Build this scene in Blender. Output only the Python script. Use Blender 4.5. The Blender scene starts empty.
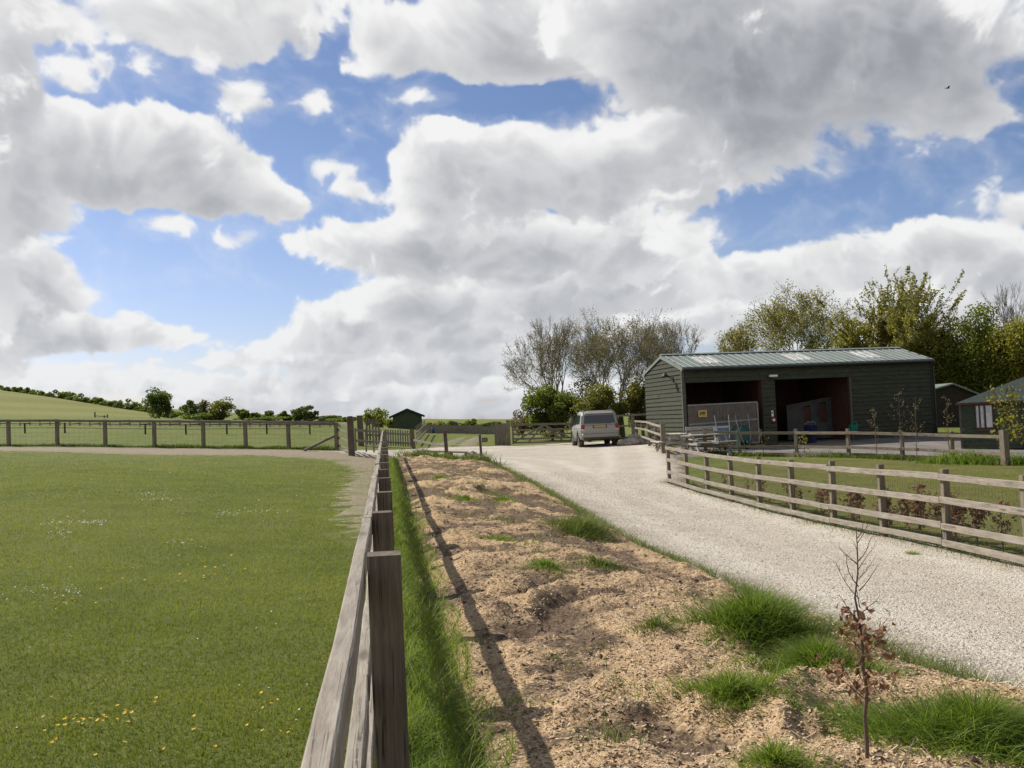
import bpy, bmesh, math, random
import numpy as np
from mathutils import Vector, Matrix, Quaternion

S = bpy.context.scene
COL = S.collection
R = math.radians
# ------------------------------------------------------------------ camera
F_PX, PITCH, ROLL, EYE = 950.0, R(2.05), R(2.5), 1.5
CAM = np.array([0.0, 0.0, EYE])
_F = np.array([0, math.cos(PITCH), math.sin(PITCH)])
_U0 = np.array([0, -math.sin(PITCH), math.cos(PITCH)])
_R0 = np.array([1.0, 0, 0])
_R = math.cos(ROLL) * _R0 - math.sin(ROLL) * _U0
_U = math.sin(ROLL) * _R0 + math.cos(ROLL) * _U0

def ray(px, py):
    return _F + (px - 512) / F_PX * _R - (py - 384) / F_PX * _U

def at(px, py, d):
    """world point seen at a pixel of the photograph, d metres ahead"""
    r = ray(px, py)
    return CAM + r * (d / r[1])

cam_d = bpy.data.cameras.new('camera')
cam_d.sensor_width = 36
cam_d.lens = 36 * F_PX / 1024
cam_d.clip_end = 20000
cam_d.clip_start = 0.05
cam = bpy.data.objects.new('camera', cam_d)
COL.objects.link(cam)
cam.matrix_world = Matrix(((_R[0], _U[0], -_F[0], CAM[0]), (_R[1], _U[1], -_F[1], CAM[1]),
                           (_R[2], _U[2], -_F[2], CAM[2]), (0, 0, 0, 1)))
S.camera = cam
S.view_settings.view_transform = 'Standard'
S.view_settings.look = 'None'
S.view_settings.gamma = 1
S.view_settings.exposure = 0.25
S.view_settings.use_curve_mapping = False
try:
    S.cycles.max_bounces = 6
    S.cycles.transparent_max_bounces = 8
    S.cycles.use_denoising = True
except Exception:
    pass

# ------------------------------------------------------------------ node helper
class NT:
    def __init__(self, tree):
        self.t = tree
        self.n = tree.nodes
        self.l = tree.links
    def put(self, sock, v):
        if v is None:
            return
        if hasattr(v, 'is_output') or isinstance(v, bpy.types.NodeSocket):
            self.l.new(v, sock)
        else:
            if sock.type == 'RGBA' and hasattr(v, '__len__') and len(v) == 3:
                v = (*v, 1)
            sock.default_value = v
    def node(self, kind, ins=None, out=0, **props):
        nd = self.n.new(kind)
        for k, v in props.items():
            setattr(nd, k, v)
        for k, v in (ins or {}).items():
            self.put(nd.inputs[k], v)
        return nd.outputs[out]
    def m(self, op, a, b=None, c=None, clamp=False):
        return self.node('ShaderNodeMath', {0: a, 1: b, 2: c}, operation=op, use_clamp=clamp)
    def v(self, op, a, b=None, out=0):
        ins = {0: a}
        if b is not None:
            ins[1] = b
        return self.node('ShaderNodeVectorMath', ins, out, operation=op)
    def noise(self, vec, scale=5, detail=4, rough=.55, dist=0, out=0, lac=2.0):
        return self.node('ShaderNodeTexNoise', {'Vector': vec, 'Scale': scale, 'Detail': detail, 'Roughness': rough, 'Distortion': dist, 'Lacunarity': lac}, out)
    def vor(self, vec, scale=5, out=0, feature='F1', rnd=1.0):
        return self.node('ShaderNodeTexVoronoi', {'Vector': vec, 'Scale': scale, 'Randomness': rnd}, out, feature=feature)
    def ramp(self, fac, stops, interp='LINEAR'):
        nd = self.n.new('ShaderNodeValToRGB')
        nd.color_ramp.interpolation = interp
        el = nd.color_ramp.elements
        while len(el) > 1:
            el.remove(el[-1])
        for i, (p, c) in enumerate(stops):
            e = el[0] if i == 0 else el.new(p)
            e.position = p
            e.color = (c, c, c, 1) if not hasattr(c, '__len__') else (*c[:3], 1)
        self.put(nd.inputs[0], fac)
        return nd.outputs[0]
    def rng(self, v, a, b, c=0, d=1, interp='LINEAR'):
        return self.node('ShaderNodeMapRange', {'Value': v, 'From Min': a, 'From Max': b, 'To Min': c, 'To Max': d}, 0, interpolation_type=interp, clamp=True)
    def mix(self, fac, a, b, mode='MIX'):
        nd = self.n.new('ShaderNodeMix')
        nd.data_type = 'RGBA'
        nd.blend_type = mode
        self.put(nd.inputs[0], fac)
        self.put(nd.inputs[6], a)
        self.put(nd.inputs[7], b)
        return nd.outputs[2]
    def map(self, vec, scale=(1, 1, 1), loc=(0, 0, 0)):
        return self.node('ShaderNodeMapping', {'Vector': vec, 'Scale': scale, 'Location': loc})
# ------------------------------------------------------------------ numpy noise
def _hash(ix, iy, seed):
    h = (ix.astype(np.int64) * 374761393 + iy.astype(np.int64) * 668265263 + seed * 974634777) & 0xffffffff
    h = ((h ^ (h >> 13)) * 1274126177) & 0xffffffff
    h = h ^ (h >> 16)
    return h

def perlin(x, y, seed=0):
    x = np.asarray(x, np.float32); y = np.asarray(y, np.float32)
    xi = np.floor(x); yi = np.floor(y)
    fx = x - xi; fy = y - yi
    xi = xi.astype(np.int64); yi = yi.astype(np.int64)
    u = fx * fx * fx * (fx * (fx * 6 - 15) + 10)
    v = fy * fy * fy * (fy * (fy * 6 - 15) + 10)
    def gr(ax, ay, dx, dy):
        a = _hash(ax, ay, seed).astype(np.float32) * np.float32(2 * math.pi / 4294967296.0)
        return np.cos(a) * dx + np.sin(a) * dy
    n00 = gr(xi, yi, fx, fy); n10 = gr(xi + 1, yi, fx - 1, fy)
    n01 = gr(xi, yi + 1, fx, fy - 1); n11 = gr(xi + 1, yi + 1, fx - 1, fy - 1)
    a = n00 + u * (n10 - n00); b = n01 + u * (n11 - n01)
    return (a + v * (b - a)) * 1.5

def fbm(x, y, octaves=5, gain=.5, lac=2.03, seed=0, billow=False):
    t = 0; a = 1; f = 1; s = 0
    for o in range(octaves):
        n = perlin(x * f + o * 17.3, y * f - o * 9.1, seed + o)
        if billow:
            n = np.abs(n) * 2 - .6
        t = t + a * n
        s += a; a *= gain; f *= lac
    return t / s

def sstep(a, b, x):
    t = np.clip((x - a) / (b - a), 0, 1)
    return t * t * (3 - 2 * t)
# ------------------------------------------------------------------ sky, clouds, sun
SUN_AZ, SUN_EL = R(-56), R(43.5)          # from +Y, to the left and ahead of the camera
SUN_DIR = np.array([math.sin(SUN_AZ) * math.cos(SUN_EL), math.cos(SUN_AZ) * math.cos(SUN_EL), math.sin(SUN_EL)])
sl = bpy.data.lights.new('sun', 'SUN')
sl.energy = 4.9
sl.angle = R(0.6)
sl.color = (1.0, 0.955, 0.88)
so = bpy.data.objects.new('sun', sl)
COL.objects.link(so)
so.rotation_euler = Vector(SUN_DIR).to_track_quat('Z', 'Y').to_euler()
so.location = (-40, 40, 60)

W = bpy.data.worlds.new('World')
S.world = W
W.use_nodes = True
for n in list(W.node_tree.nodes):
    W.node_tree.nodes.remove(n)

# banks of cumulus, the farthest (lowest) first: (darkness of the base, edge softness, [(direction as px of the photo, width, height, strength)])
BANKS = [
    (.25, 1.2, [(400, 400, 300, 24, 1), (560, 398, 160, 26, 1), (250, 385, 190, 20, .9), (150, 386, 60, 20, .8), (20, 378, 80, 18, .8), (820, 380, 300, 40, .9)]),
    (.35, 1.0, [(300, 362, 140, 30, 1), (450, 360, 130, 30, 1), (250, 384, 110, 18, .8), (530, 352, 60, 20, .7)]),
    (.30, 1.0, [(720, 322, 110, 28, 1), (900, 306, 170, 34, 1), (660, 335, 60, 26, .8), (1060, 310, 80, 40, 1)]),
    (.45, .9, [(350, 322, 100, 34, 1), (460, 325, 120, 34, 1), (300, 345, 70, 20, .8)]),
    (.55, .8, [(730, 278, 80, 30, 1), (850, 258, 80, 34, 1), (950, 248, 80, 36, 1.1), (1030, 270, 80, 34, 1), (790, 270, 60, 26, .9)]),
    (.75, .8, [(520, 292, 120, 36, 1), (640, 282, 90, 40, 1.1), (430, 300, 90, 30, 1)]),
    (.55, .8, [(75, 338, 110, 28, 1.1), (165, 342, 56, 24, 1)]),
    (.70, .8, [(35, 275, 85, 38, 1.1), (-40, 290, 90, 60, 1), (85, 290, 40, 18, .7)]),
    (.62, .7, [(420, 245, 130, 40, 1.1), (330, 248, 70, 20, .8), (540, 245, 130, 42, 1.1), (630, 245, 70, 36, 1), (290, 245, 40, 12, .6)]),
    (.50, .7, [(90, 140, 80, 62, 1.1), (150, 140, 80, 55, 1.1), (215, 178, 80, 46, 1.1), (278, 203, 42, 26, 1), (110, 185, 90, 34, 1)]),
    (.30, 1.1, [(0, 70, 70, 60, 1), (20, 15, 80, 40, 1), (-20, 180, 66, 110, 1), (20, 220, 40, 50, .8)]),
    (.25, 1.3, [(210, 12, 110, 42, 1), (290, -5, 80, 40, .9), (245, 92, 36, 20, .75), (190, 68, 40, 22, .6), (310, 101, 24, 16, .6), (150, 55, 40, 24, .6), (130, 10, 70, 34, .8)]),
    (.50, .8, [(420, 165, 66, 50, 1.1), (500, 165, 90, 56, 1.1), (590, 165, 90, 56, 1.1), (680, 165, 70, 50, 1), (372, 192, 36, 20, .8), (460, 195, 120, 22, .9), (700, 110, 80, 50, .9)]),
    (.40, 1.2, [(400, 38, 90, 46, 1), (500, 25, 120, 60, 1.1), (345, 60, 40, 22, .7), (600, 40, 90, 60, 1), (450, 70, 60, 22, .7)]),
    (.85, 1.2, [(690, 30, 130, 80, 1.1), (790, 55, 140, 90, 1.2), (900, 40, 110, 75, 1.2), (760, 130, 80, 50, 1), (960, 105, 44, 30, .85), (985, 30, 40, 40, .8), (830, 165, 34, 44, .7), (860, 130, 40, 30, .7)]),
    (.30, 1.9, [(325, 168, 26, 16, 0.82), (163, 224, 30, 14, 0.82), (1012, 214, 40, 18, 0.82), (240, 236, 36, 11, 0.66), (445, 128, 24, 14, 0.66), (685, 236, 34, 18, 0.74), (205, 66, 34, 18, 0.66), (150, 60, 34, 18, 0.57), (243, 92, 34, 17, 0.78), (310, 101, 22, 13, 0.70), (180, 90, 24, 12, 0.49), (100, 66, 26, 14, 0.57), (60, 75, 34, 18, 0.57), (415, 92, 30, 10, 0.49), (560, 128, 30, 12, 0.49), (370, 300, 30, 14, 0.41), (140, 372, 50, 10, 0.57), (60, 370, 50, 12, 0.57), (350, 190, 20, 14, 0.5)]),
    # beyond the frame
    (.7, .9, [(-260, 120, 140, 90, 1.1), (-420, 300, 200, 60, 1.1), (-700, 180, 220, 100, 1.1), (-200, 330, 120, 40, 1)]),
    (.7, .9, [(1250, 140, 120, 90, 1), (1350, 290, 200, 60, 1.1), (1650, 150, 220, 110, 1.1)]),
    (.9, 1.1, [(200, -260, 260, 90, 1.1), (820, -210, 240, 80, 1), (-350, -130, 180, 90, 1), (1300, -180, 240, 100, 1)]),
]
HOLES = [(340, 140, 52, 48, .8), (280, 75, 40, 14, .5), (430, 96, 70, 12, .5), (560, 90, 44, 14, .8), (475, 100, 40, 12, .7), (75, 75, 34, 20, .7), (180, 85, 30, 18, .5), (330, 60, 14, 40, .4), (890, 205, 120, 32, .5), (170, 262, 95, 32, .8), (235, 300, 60, 34, .7), (130, 356, 90, 8, .5), (470, 400, 120, 5, .4), (640, 366, 60, 16, .5), (270, 372, 60, 6, .5), (110, 75, 26, 14, .5), (650, 366, 60, 14, .4), (600, 130, 20, 10, .3)]

def azel(px, py):
    r = ray(px, py)
    r = r / np.linalg.norm(r)
    return math.atan2(r[0], r[1]), math.asin(r[2])

SKY_RES = 860.0
AZ0, EL0, EL1 = 1.30, -.03, .86

def cloud_field():
    """colour and cover of the clouds over azimuth x elevation: every bank is lit from above left and shades its own base"""
    nx, ny = int(2 * AZ0 * SKY_RES), int((EL1 - EL0) * SKY_RES)
    a1 = np.linspace(-AZ0, AZ0, nx, dtype=np.float32)
    e1 = np.linspace(EL0, EL1, ny, dtype=np.float32)
    C = np.zeros((ny, nx, 3), np.float32); A = np.zeros((ny, nx), np.float32)
    for i, (dark, soft, blobs) in enumerate(BANKS):
        cs = [azel(b[0], b[1]) for b in blobs]
        x0 = min(c[0] - 3.2 * b[2] / F_PX for c, b in zip(cs, blobs)); x1 = max(c[0] + 3.2 * b[2] / F_PX for c, b in zip(cs, blobs))
        y0 = min(c[1] - 3.2 * b[3] / F_PX for c, b in zip(cs, blobs)); y1 = max(c[1] + 3.2 * b[3] / F_PX for c, b in zip(cs, blobs))
        i0, i1 = np.searchsorted(a1, [x0, x1]); j0, j1 = np.searchsorted(e1, [y0, y1])
        if i1 - i0 < 3 or j1 - j0 < 3:
            continue
        a, e = np.meshgrid(a1[i0:i1], e1[j0:j1])
        em = max(float(np.mean([c[1] for c in cs])), .01)
        s = 1 / (em * .8 + .22)                          # cumulus shrink towards the horizon
        sx = s * .85; sd = 7 * i
        wx = fbm(a * sx * 1.6 + sd, e * s * 1.6, 4, seed=3 + sd); wy = fbm(a * sx * 1.6 + sd, e * s * 1.6 + 50, 4, seed=4 + sd)
        u = a * sx + wx * .16; v = e * s + wy * .14
        mx = fbm(u * 5, v * 5, 6, .56, seed=21 + sd); my = fbm(u * 5 + 33, v * 5, 6, .56, seed=31 + sd)
        n1 = fbm(u * 4.5, v * 4.5, 7, .56, seed=51 + sd)
        bl = fbm(u * 5.5 + 9, v * 5.5, 7, .58, seed=61 + sd, billow=True)
        bs = fbm(u * 5.5 + 9, v * 5.5, 4, .46, seed=61 + sd, billow=True)
        n3 = fbm(u * 11, v * 11, 5, .55, seed=91 + sd)
        sc = .42 / s * 2.2
        aw = a + mx * .075 * sc; ew = e + my * .055 * sc
        acc = None
        for b, c in zip(blobs, cs):
            x = b[4] * np.exp(-.9 * (((aw - c[0]) * F_PX / b[2]) ** 2 + ((ew - c[1]) * F_PX / b[3]) ** 2))
            if acc is None:
                acc = x; continue
            h = np.clip(.5 + .5 * (x - acc) / .2, 0, 1)
            acc = acc * (1 - h) + x * h + .2 * h * (1 - h)
        for b in (HOLES if i != 15 else []):
            ca, ce = azel(b[0], b[1])
            acc = acc - b[4] * np.exp(-.9 * (((aw - ca) * F_PX / b[2]) ** 2 + ((ew - ce) * F_PX / b[3]) ** 2))
        mass = acc - .42
        calm = np.exp(-3.2 * np.clip(mass, 0, 2))
        f = mass + (n1 * .54 - bl * .40 + n3 * .10) * calm * min(max(1.0, soft * 1.15), 1.5)
        f = f - 2.5 * np.clip(.20 - acc, 0, 1)
        sm = mass * 1.1 + (n1 * .34 - bs * .34) * (.35 + .65 * calm)
        dz = np.clip(sm + .08, 0, 1.0)
        tau = np.zeros_like(f)
        h_, w_ = f.shape
        for k in range(1, 11):                          # march towards the sun
            st = .0040 * k ** 1.4 * (.6 + em * 1.6)
            dx = min(int(round(.45 * st * SKY_RES)), w_ - 1); dy = min(int(round(.9 * st * SKY_RES)), h_ - 1)
            sh = np.zeros_like(dz)
            sh[:h_ - dy, dx:] = dz[dy:, :w_ - dx]
            tau += sh * (.5 + .13 * k)
        alpha = sstep(-.05, .15 * soft + .03, f)
        alpha = np.maximum(alpha, sstep(-.20 * soft, .1, f) * .16)
        lit = np.exp(-tau * .34)
        thick = sstep(.0, .8, sm)
        b = .57 + .46 * lit
        b = b * (1 - dark * (.03 + .40 * thick * (1 - .64 * lit)))
        b = b + (1 - lit) * .08 * (1 - sstep(.0, .25, f))    # thin rims let the light through
        # puffs: sides facing the sun are bright, the far sides shaded
        hgt = n1 * .34 - bs * .55
        em_ = 0
        for st, wgt in ((.008, .6), (.018, .7), (.036, .55)):
            st = st * (.6 + em * 1.8)
            dx = max(int(round(.5 * st * SKY_RES)), 1); dy = max(int(round(.9 * st * SKY_RES)), 1)
            q = hgt.copy(); q[:h_ - dy, dx:] = hgt[dy:, :w_ - dx]
            em_ = em_ + (hgt - q) * wgt
        b = b * (1 + .05 * n3 - .10 * bs) + np.clip(em_, -.25, .25) * .36 * (.35 + .65 * lit)
        b = np.clip(b, .2, .95)
        w = (slice(j0, j1), slice(i0, i1))
        C[w] = C[w] * (1 - alpha[..., None]) + b[..., None] * alpha[..., None]
        A[w] = A[w] + (1 - A[w]) * alpha
    b = C[..., 0] / np.maximum(A, 1e-4)
    cool = np.clip((.85 - b) / .6, 0, 1)
    col = np.stack([b * (1 - .075 * cool), b * (1 - .03 * cool), b * (1 + .075 * cool)], -1)
    e = e1[:, None].repeat(nx, 1)
    air = (.30 * np.exp(-np.clip(e, 0, 2) / .085))[..., None]
    col = col * (1 - air) + np.array([.60, .65, .74]) * air
    return col, A

_cc, _ca = cloud_field()
cl = bpy.data.images.new('cumulus_field', _cc.shape[1], _cc.shape[0], alpha=True, float_buffer=True)
cl.colorspace_settings.name = 'Non-Color'
_px = np.concatenate([_cc, _ca[..., None]], -1).astype(np.float32)
cl.alpha_mode = 'CHANNEL_PACKED'
cl.pixels.foreach_set(_px.ravel())
cl.pack()

T = NT(W.node_tree)
sky = W.node_tree.nodes.new('ShaderNodeTexSky')
sky.sky_type = 'NISHITA'
sky.sun_disc = False
sky.sun_elevation = SUN_EL
sky.sun_rotation = SUN_AZ
sky.altitude = 100
sky.air_density = 1.0
sky.dust_density = 1.0
sky.ozone_density = 2.0
gen = T.node('ShaderNodeTexCoord', out='Generated')
sx = W.node_tree.nodes.new('ShaderNodeSeparateXYZ')
W.node_tree.links.new(T.v('NORMALIZE', gen), sx.inputs[0])
az = T.m('ARCTAN2', sx.outputs[0], sx.outputs[1])
el = T.m('ARCSINE', sx.outputs[2])
uv = T.node('ShaderNodeCombineXYZ', {0: T.m('DIVIDE', T.m('ADD', az, AZ0), 2 * AZ0), 1: T.m('DIVIDE', T.m('SUBTRACT', el, EL0), EL1 - EL0), 2: 0.0})
it = W.node_tree.nodes.new('ShaderNodeTexImage')
it.image = cl
it.extension = 'MIRROR'
it.interpolation = 'Cubic'
W.node_tree.links.new(uv, it.inputs[0])
SKY_STR = .1
ccol10 = T.v('MULTIPLY', it.outputs[0], (.80 / SKY_STR,) * 3)
skyc = T.v('MULTIPLY', sky.outputs[0], T.mix(T.rng(el, .0, .32), (.92, .90, 1.10), (.66, .71, .84)))
alpha = T.m('MULTIPLY', it.outputs[1], T.rng(el, -.02, .01))
col = T.mix(alpha, skyc, ccol10)
bg = W.node_tree.nodes.new('ShaderNodeBackground')
W.node_tree.links.new(col, bg.inputs[0])
bg.inputs[1].default_value = SKY_STR
wo = W.node_tree.nodes.new('ShaderNodeOutputWorld')
W.node_tree.links.new(bg.outputs[0], wo.inputs[0])
W.cycles.sampling_method = 'MANUAL'
W.cycles.sample_map_resolution = 512
# ------------------------------------------------------------------ scene helpers
def tag(o, label=None, cat=None, group=None, kind=None):
    if label: o['label'] = label
    if cat: o['category'] = cat
    if group: o['group'] = group
    if kind: o['kind'] = kind
    return o

def empty(name, loc, rz=0.0):
    o = bpy.data.objects.new(name, None)
    o.location = [float(v) for v in loc]
    o.rotation_euler = (0, 0, rz)
    o.empty_display_size = .2
    COL.objects.link(o)
    return o

def thing(name, label, cat, loc=(0, 0, 0), rz=0.0, group=None):
    return tag(empty(name, loc, rz), label, cat, group)

def link(name, me, mat=None, parent=None, loc=None, M=None):
    o = bpy.data.objects.new(name, me)
    if mat is not None:
        for m in (mat if isinstance(mat, (list, tuple)) else [mat]):
            me.materials.append(m)
    COL.objects.link(o)
    if parent is not None:                              # everything is modelled in world space
        o.parent = parent
        o.matrix_parent_inverse = parent.matrix_basis.inverted()
    if loc is not None:
        o.location = [float(v) for v in loc]
    if M is not None:
        o.matrix_basis = M
    return o

def np_mesh(name, verts, faces, attrs=None, mat_idx=None, smooth=False):
    """verts (n,3), faces (m,k)"""
    me = bpy.data.meshes.new(name)
    verts = np.asarray(verts, np.float32); faces = np.asarray(faces, np.int32)
    n, m, k = len(verts), len(faces), faces.shape[1]
    me.vertices.add(n); me.vertices.foreach_set('co', verts.ravel())
    me.loops.add(m * k); me.loops.foreach_set('vertex_index', faces.ravel())
    me.polygons.add(m); me.polygons.foreach_set('loop_start', np.arange(0, m * k, k, dtype=np.int32))
    if mat_idx is not None:
        me.polygons.foreach_set('material_index', np.asarray(mat_idx, np.int32))
    me.polygons.foreach_set('use_smooth', np.full(m, smooth, bool))
    for nm, val in (attrs or {}).items():
        at_ = me.attributes.new(nm, 'FLOAT', 'POINT')
        at_.data.foreach_set('value', np.asarray(val, np.float32))
    me.update(calc_edges=True)
    return me

class MB:
    """collects simple solids into one mesh"""
    def __init__(self):
        self.v = []; self.f = []; self.mi = []
    def add(self, verts, faces, mi=0):
        b = len(self.v)
        self.v += [tuple(float(c) for c in p) for p in verts]
        self.f += [tuple(b + i for i in f) for f in faces]
        self.mi += [mi] * len(faces)
        return self
    def hexa(self, p, mi=0):
        """eight corners: bottom ring 0-3 counter-clockwise, top ring 4-7"""
        return self.add(p, [(3, 2, 1, 0), (4, 5, 6, 7), (0, 1, 5, 4), (1, 2, 6, 5), (2, 3, 7, 6), (3, 0, 4, 7)], mi)
    def box(self, c, s, M=None, mi=0):
        x, y, z = s[0] / 2, s[1] / 2, s[2] / 2
        P = [Vector((a * x, b * y, d * z)) for d in (-1, 1) for a, b in ((-1, -1), (1, -1), (1, 1), (-1, 1))]
        if M is not None:
            P = [M @ p for p in P]
        c = Vector(c)
        return self.hexa([p + c for p in P], mi)
    def bar(self, a, b, w, h, up=(0, 0, 1), mi=0):
        """straight bar from a to b: w across, h along up"""
        a, b, up = Vector(a), Vector(b), Vector(up)
        d = (b - a).normalized()
        s = d.cross(up)
        if s.length < 1e-5:
            s = d.cross(Vector((1, 0, 0)))
        s.normalize(); u = s.cross(d).normalized()
        P = []
        for e in (a, b):
            P += [e - s * w / 2 - u * h / 2, e + s * w / 2 - u * h / 2, e + s * w / 2 + u * h / 2, e - s * w / 2 + u * h / 2]
        return self.add(P, [(0, 1, 2, 3), (7, 6, 5, 4), (1, 0, 4, 5), (2, 1, 5, 6), (3, 2, 6, 7), (0, 3, 7, 4)], mi)
    def tube(self, pts, rad, n=8, mi=0, caps=True):
        pts = [Vector(p) for p in pts]
        if not hasattr(rad, '__len__'):
            rad = [rad] * len(pts)
        V, Fc = [], []
        ref = Vector((0, 0, 1))
        for i, p in enumerate(pts):
            d = (pts[min(i + 1, len(pts) - 1)] - pts[max(i - 1, 0)]).normalized()
            s = d.cross(ref)
            if s.length < .05:
                s = d.cross(Vector((1, 0, 0)))
            s.normalize(); u = s.cross(d)
            V += [p + (s * math.cos(2 * math.pi * k / n) + u * math.sin(2 * math.pi * k / n)) * rad[i] for k in range(n)]
        for i in range(len(pts) - 1):
            for k in range(n):
                Fc.append((i * n + k, i * n + (k + 1) % n, (i + 1) * n + (k + 1) % n, (i + 1) * n + k))
        if caps:
            Fc.append(tuple(range(n))[::-1]); Fc.append(tuple((len(pts) - 1) * n + k for k in range(n)))
        return self.add(V, Fc, mi)
    def lathe(self, prof, n=16, c=(0, 0, 0), mi=0, axis='Z'):
        V, Fc = [], []
        for r, z in prof:
            for k in range(n):
                t = 2 * math.pi * k / n
                p = (r * math.cos(t), r * math.sin(t), z) if axis == 'Z' else ((z, r * math.cos(t), r * math.sin(t)) if axis == 'X' else (r * math.cos(t), z, r * math.sin(t)))
                V.append((p[0] + c[0], p[1] + c[1], p[2] + c[2]))
        for i in range(len(prof) - 1):
            for k in range(n):
                Fc.append((i * n + k, i * n + (k + 1) % n, (i + 1) * n + (k + 1) % n, (i + 1) * n + k))
        Fc.append(tuple(range(n))[::-1]); Fc.append(tuple((len(prof) - 1) * n + k for k in range(n)))
        return self.add(V, Fc, mi)
    def prism(self, poly, a, b, mi=0):
        """polygon of 3-D points moved along b - a"""
        d = Vector(b) - Vector(a)
        P = [Vector(p) for p in poly]; n = len(P)
        return self.add(P + [p + d for p in P], [tuple(range(n))[::-1], tuple(range(n, 2 * n))] + [(i, (i + 1) % n, n + (i + 1) % n, n + i) for i in range(n)], mi)
    def build(self, name, mat, parent=None, loc=None, smooth=False, bevel=0, origin=None, M=None):
        me = bpy.data.meshes.new(name)
        V = self.v
        if origin is not None:
            V = [(p[0] - origin[0], p[1] - origin[1], p[2] - origin[2]) for p in V]
            loc = origin
        me.from_pydata(V, [], self.f)
        me.polygons.foreach_set('material_index', self.mi)
        me.update()
        bm = bmesh.new(); bm.from_mesh(me)
        bmesh.ops.recalc_face_normals(bm, faces=bm.faces)
        if bevel:
            bmesh.ops.bevel(bm, geom=[e for e in bm.edges if len(e.link_faces) == 2 and e.calc_face_angle(0) > .7], offset=bevel, segments=1, affect='EDGES', clamp_overlap=True)
        bm.to_mesh(me); bm.free()
        if smooth:
            me.polygons.foreach_set('use_smooth', [True] * len(me.polygons))
        return link(name, me, mat, parent, loc, M)

# ------------------------------------------------------------------ terrain
GP = []
def gp(px, py, d): GP.append(tuple(at(px, py, d)))
def gw(x, y, z): GP.append((x, y, z))
for p in [(0, -3, 0), (0, 0, 0), (-2, 3, .05), (-5, 8, .2), (-10, 12, .5), (-8, 2, .25), (-.13, 1, 0), (-1.35, 10, 0), (-2.7, 20, .04), (-4.04, 30, .15), (-4.72, 35, .21), (-9, 20, .55),
          (2.0, 4, -.05), (1.2, 4, 0), (.6, 10, -.06), (-.2, 18, -.05), (-1.8, 27, 0), (6, 2, -.45), (5.2, 6, -.52), (9, 14, -.56), (14, 20, -.56), (20, 14, -.6), (12, -3, -.6), (-12, -3, .4),
          (5, 65, 0), (20, 62, 0), (40, 62, 0), (30, 90, .3), (60, 120, .5), (-30, 14, 1.4),
          (-20, 75, 2.2), (-6, 75, .7), (0, 75, 0), (-120, 120, 9), (-200, 600, 12), (-60, 600, 3), (0, 1500, -3), (1500, 1500, 0), (-1500, 1500, 10), (0, 4000, -10), (4000, 4000, 0), (-4000, 4000, 0), (200, 300, 0)]:
    gw(*p)
for p in [(352, 456, 35), (900, 660, 6.6), (760, 600, 9.1), (640, 548, 13.2), (580, 512, 18.4), (530, 482, 26.5), (490, 462, 35.5), (670, 484.5, 26.5), (948, 552, 12.8), (597, 447, 45), (545, 446, 50),
          (685, 447, 40), (932, 436.7, 41.5), (850, 457.6, 33), (1008, 466, 28), (739, 456, 36), (797, 456.5, 35), (963, 450, 36), (1060, 447, 36),
          (430, 432, 150), (495, 431, 150), (407, 432, 115), (375, 424, 170), (305, 421, 200), (200, 420, 190), (10, 447, 40), (155, 447.5, 40), (246, 449, 39), (338, 451, 37.5),
          (0, 419, 110), (150, 419, 140), (170, 417.5, 240), (0, 391, 330), (60, 399, 310), (110, 407, 290), (150, 413, 270), (-150, 380, 330), (90, 412, 200), (0, 405, 200)]:
    gp(*p)
GP = np.array(GP)
def _warp(x, y):
    y = np.maximum(y, -4.0)
    return np.stack([np.asarray(x) / (y + 10) * 2.2, np.log(y + 10)], -1)
_Q = _warp(GP[:, 0], GP[:, 1])
def _phi(r): return r * r * np.log(r + 1e-9)
_D = np.linalg.norm(_Q[:, None] - _Q[None], axis=-1)
_n = len(_Q)
_A = np.zeros((_n + 3, _n + 3))
_A[:_n, :_n] = _phi(_D) + np.eye(_n) * .004
_A[:_n, _n] = 1; _A[:_n, _n + 1:] = _Q; _A[_n, :_n] = 1; _A[_n + 1:, :_n] = _Q.T
_w = np.linalg.solve(_A, np.concatenate([GP[:, 2], np.zeros(3)]))
def ground(x, y):
    x = np.asarray(x, float); y = np.asarray(y, float)
    sh = x.shape
    q = _warp(x.ravel(), y.ravel())
    q[:, 0] = np.clip(q[:, 0], -4.5, 4.5)
    out = np.empty(len(q))
    for i in range(0, len(q), 40000):
        r = np.linalg.norm(q[i:i + 40000, None] - _Q[None], axis=-1)
        out[i:i + 40000] = _phi(r) @ _w[:_n] + _w[_n] + q[i:i + 40000] @ _w[_n + 1:]
    return out.reshape(sh)
def gz(x, y): return float(ground(np.array([x]), np.array([y]))[0])
def on(x, y, dz=0.0): return Vector((x, y, gz(x, y) + dz))
def hit(px, py, dmax=600.0):
    """where the ground shows at a pixel"""
    r = ray(px, py)
    ds = np.geomspace(1.0, dmax, 600)
    P = CAM + r[None] * (ds / r[1])[:, None]
    below = P[:, 2] < ground(P[:, 0], P[:, 1])
    i = int(np.argmax(below)) if below.any() else len(ds) - 1
    lo, hi = ds[max(i - 1, 0)], ds[i]
    for _ in range(30):
        m = (lo + hi) / 2; p = CAM + r * (m / r[1])
        if p[2] < gz(p[0], p[1]): hi = m
        else: lo = m
    p = CAM + r * (hi / r[1])
    return Vector(p)
def col_at(px, d):
    """ground point d metres ahead, in the direction of image column px near the horizon"""
    p = at(px, 425, d)
    return on(p[0], p[1])

# near fence line
FDIR = np.array([-128.0, 950.0]); FDIR /= np.linalg.norm(FDIR)
def fence_x(y): return -128.0 / 950.0 * np.asarray(y)

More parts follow.
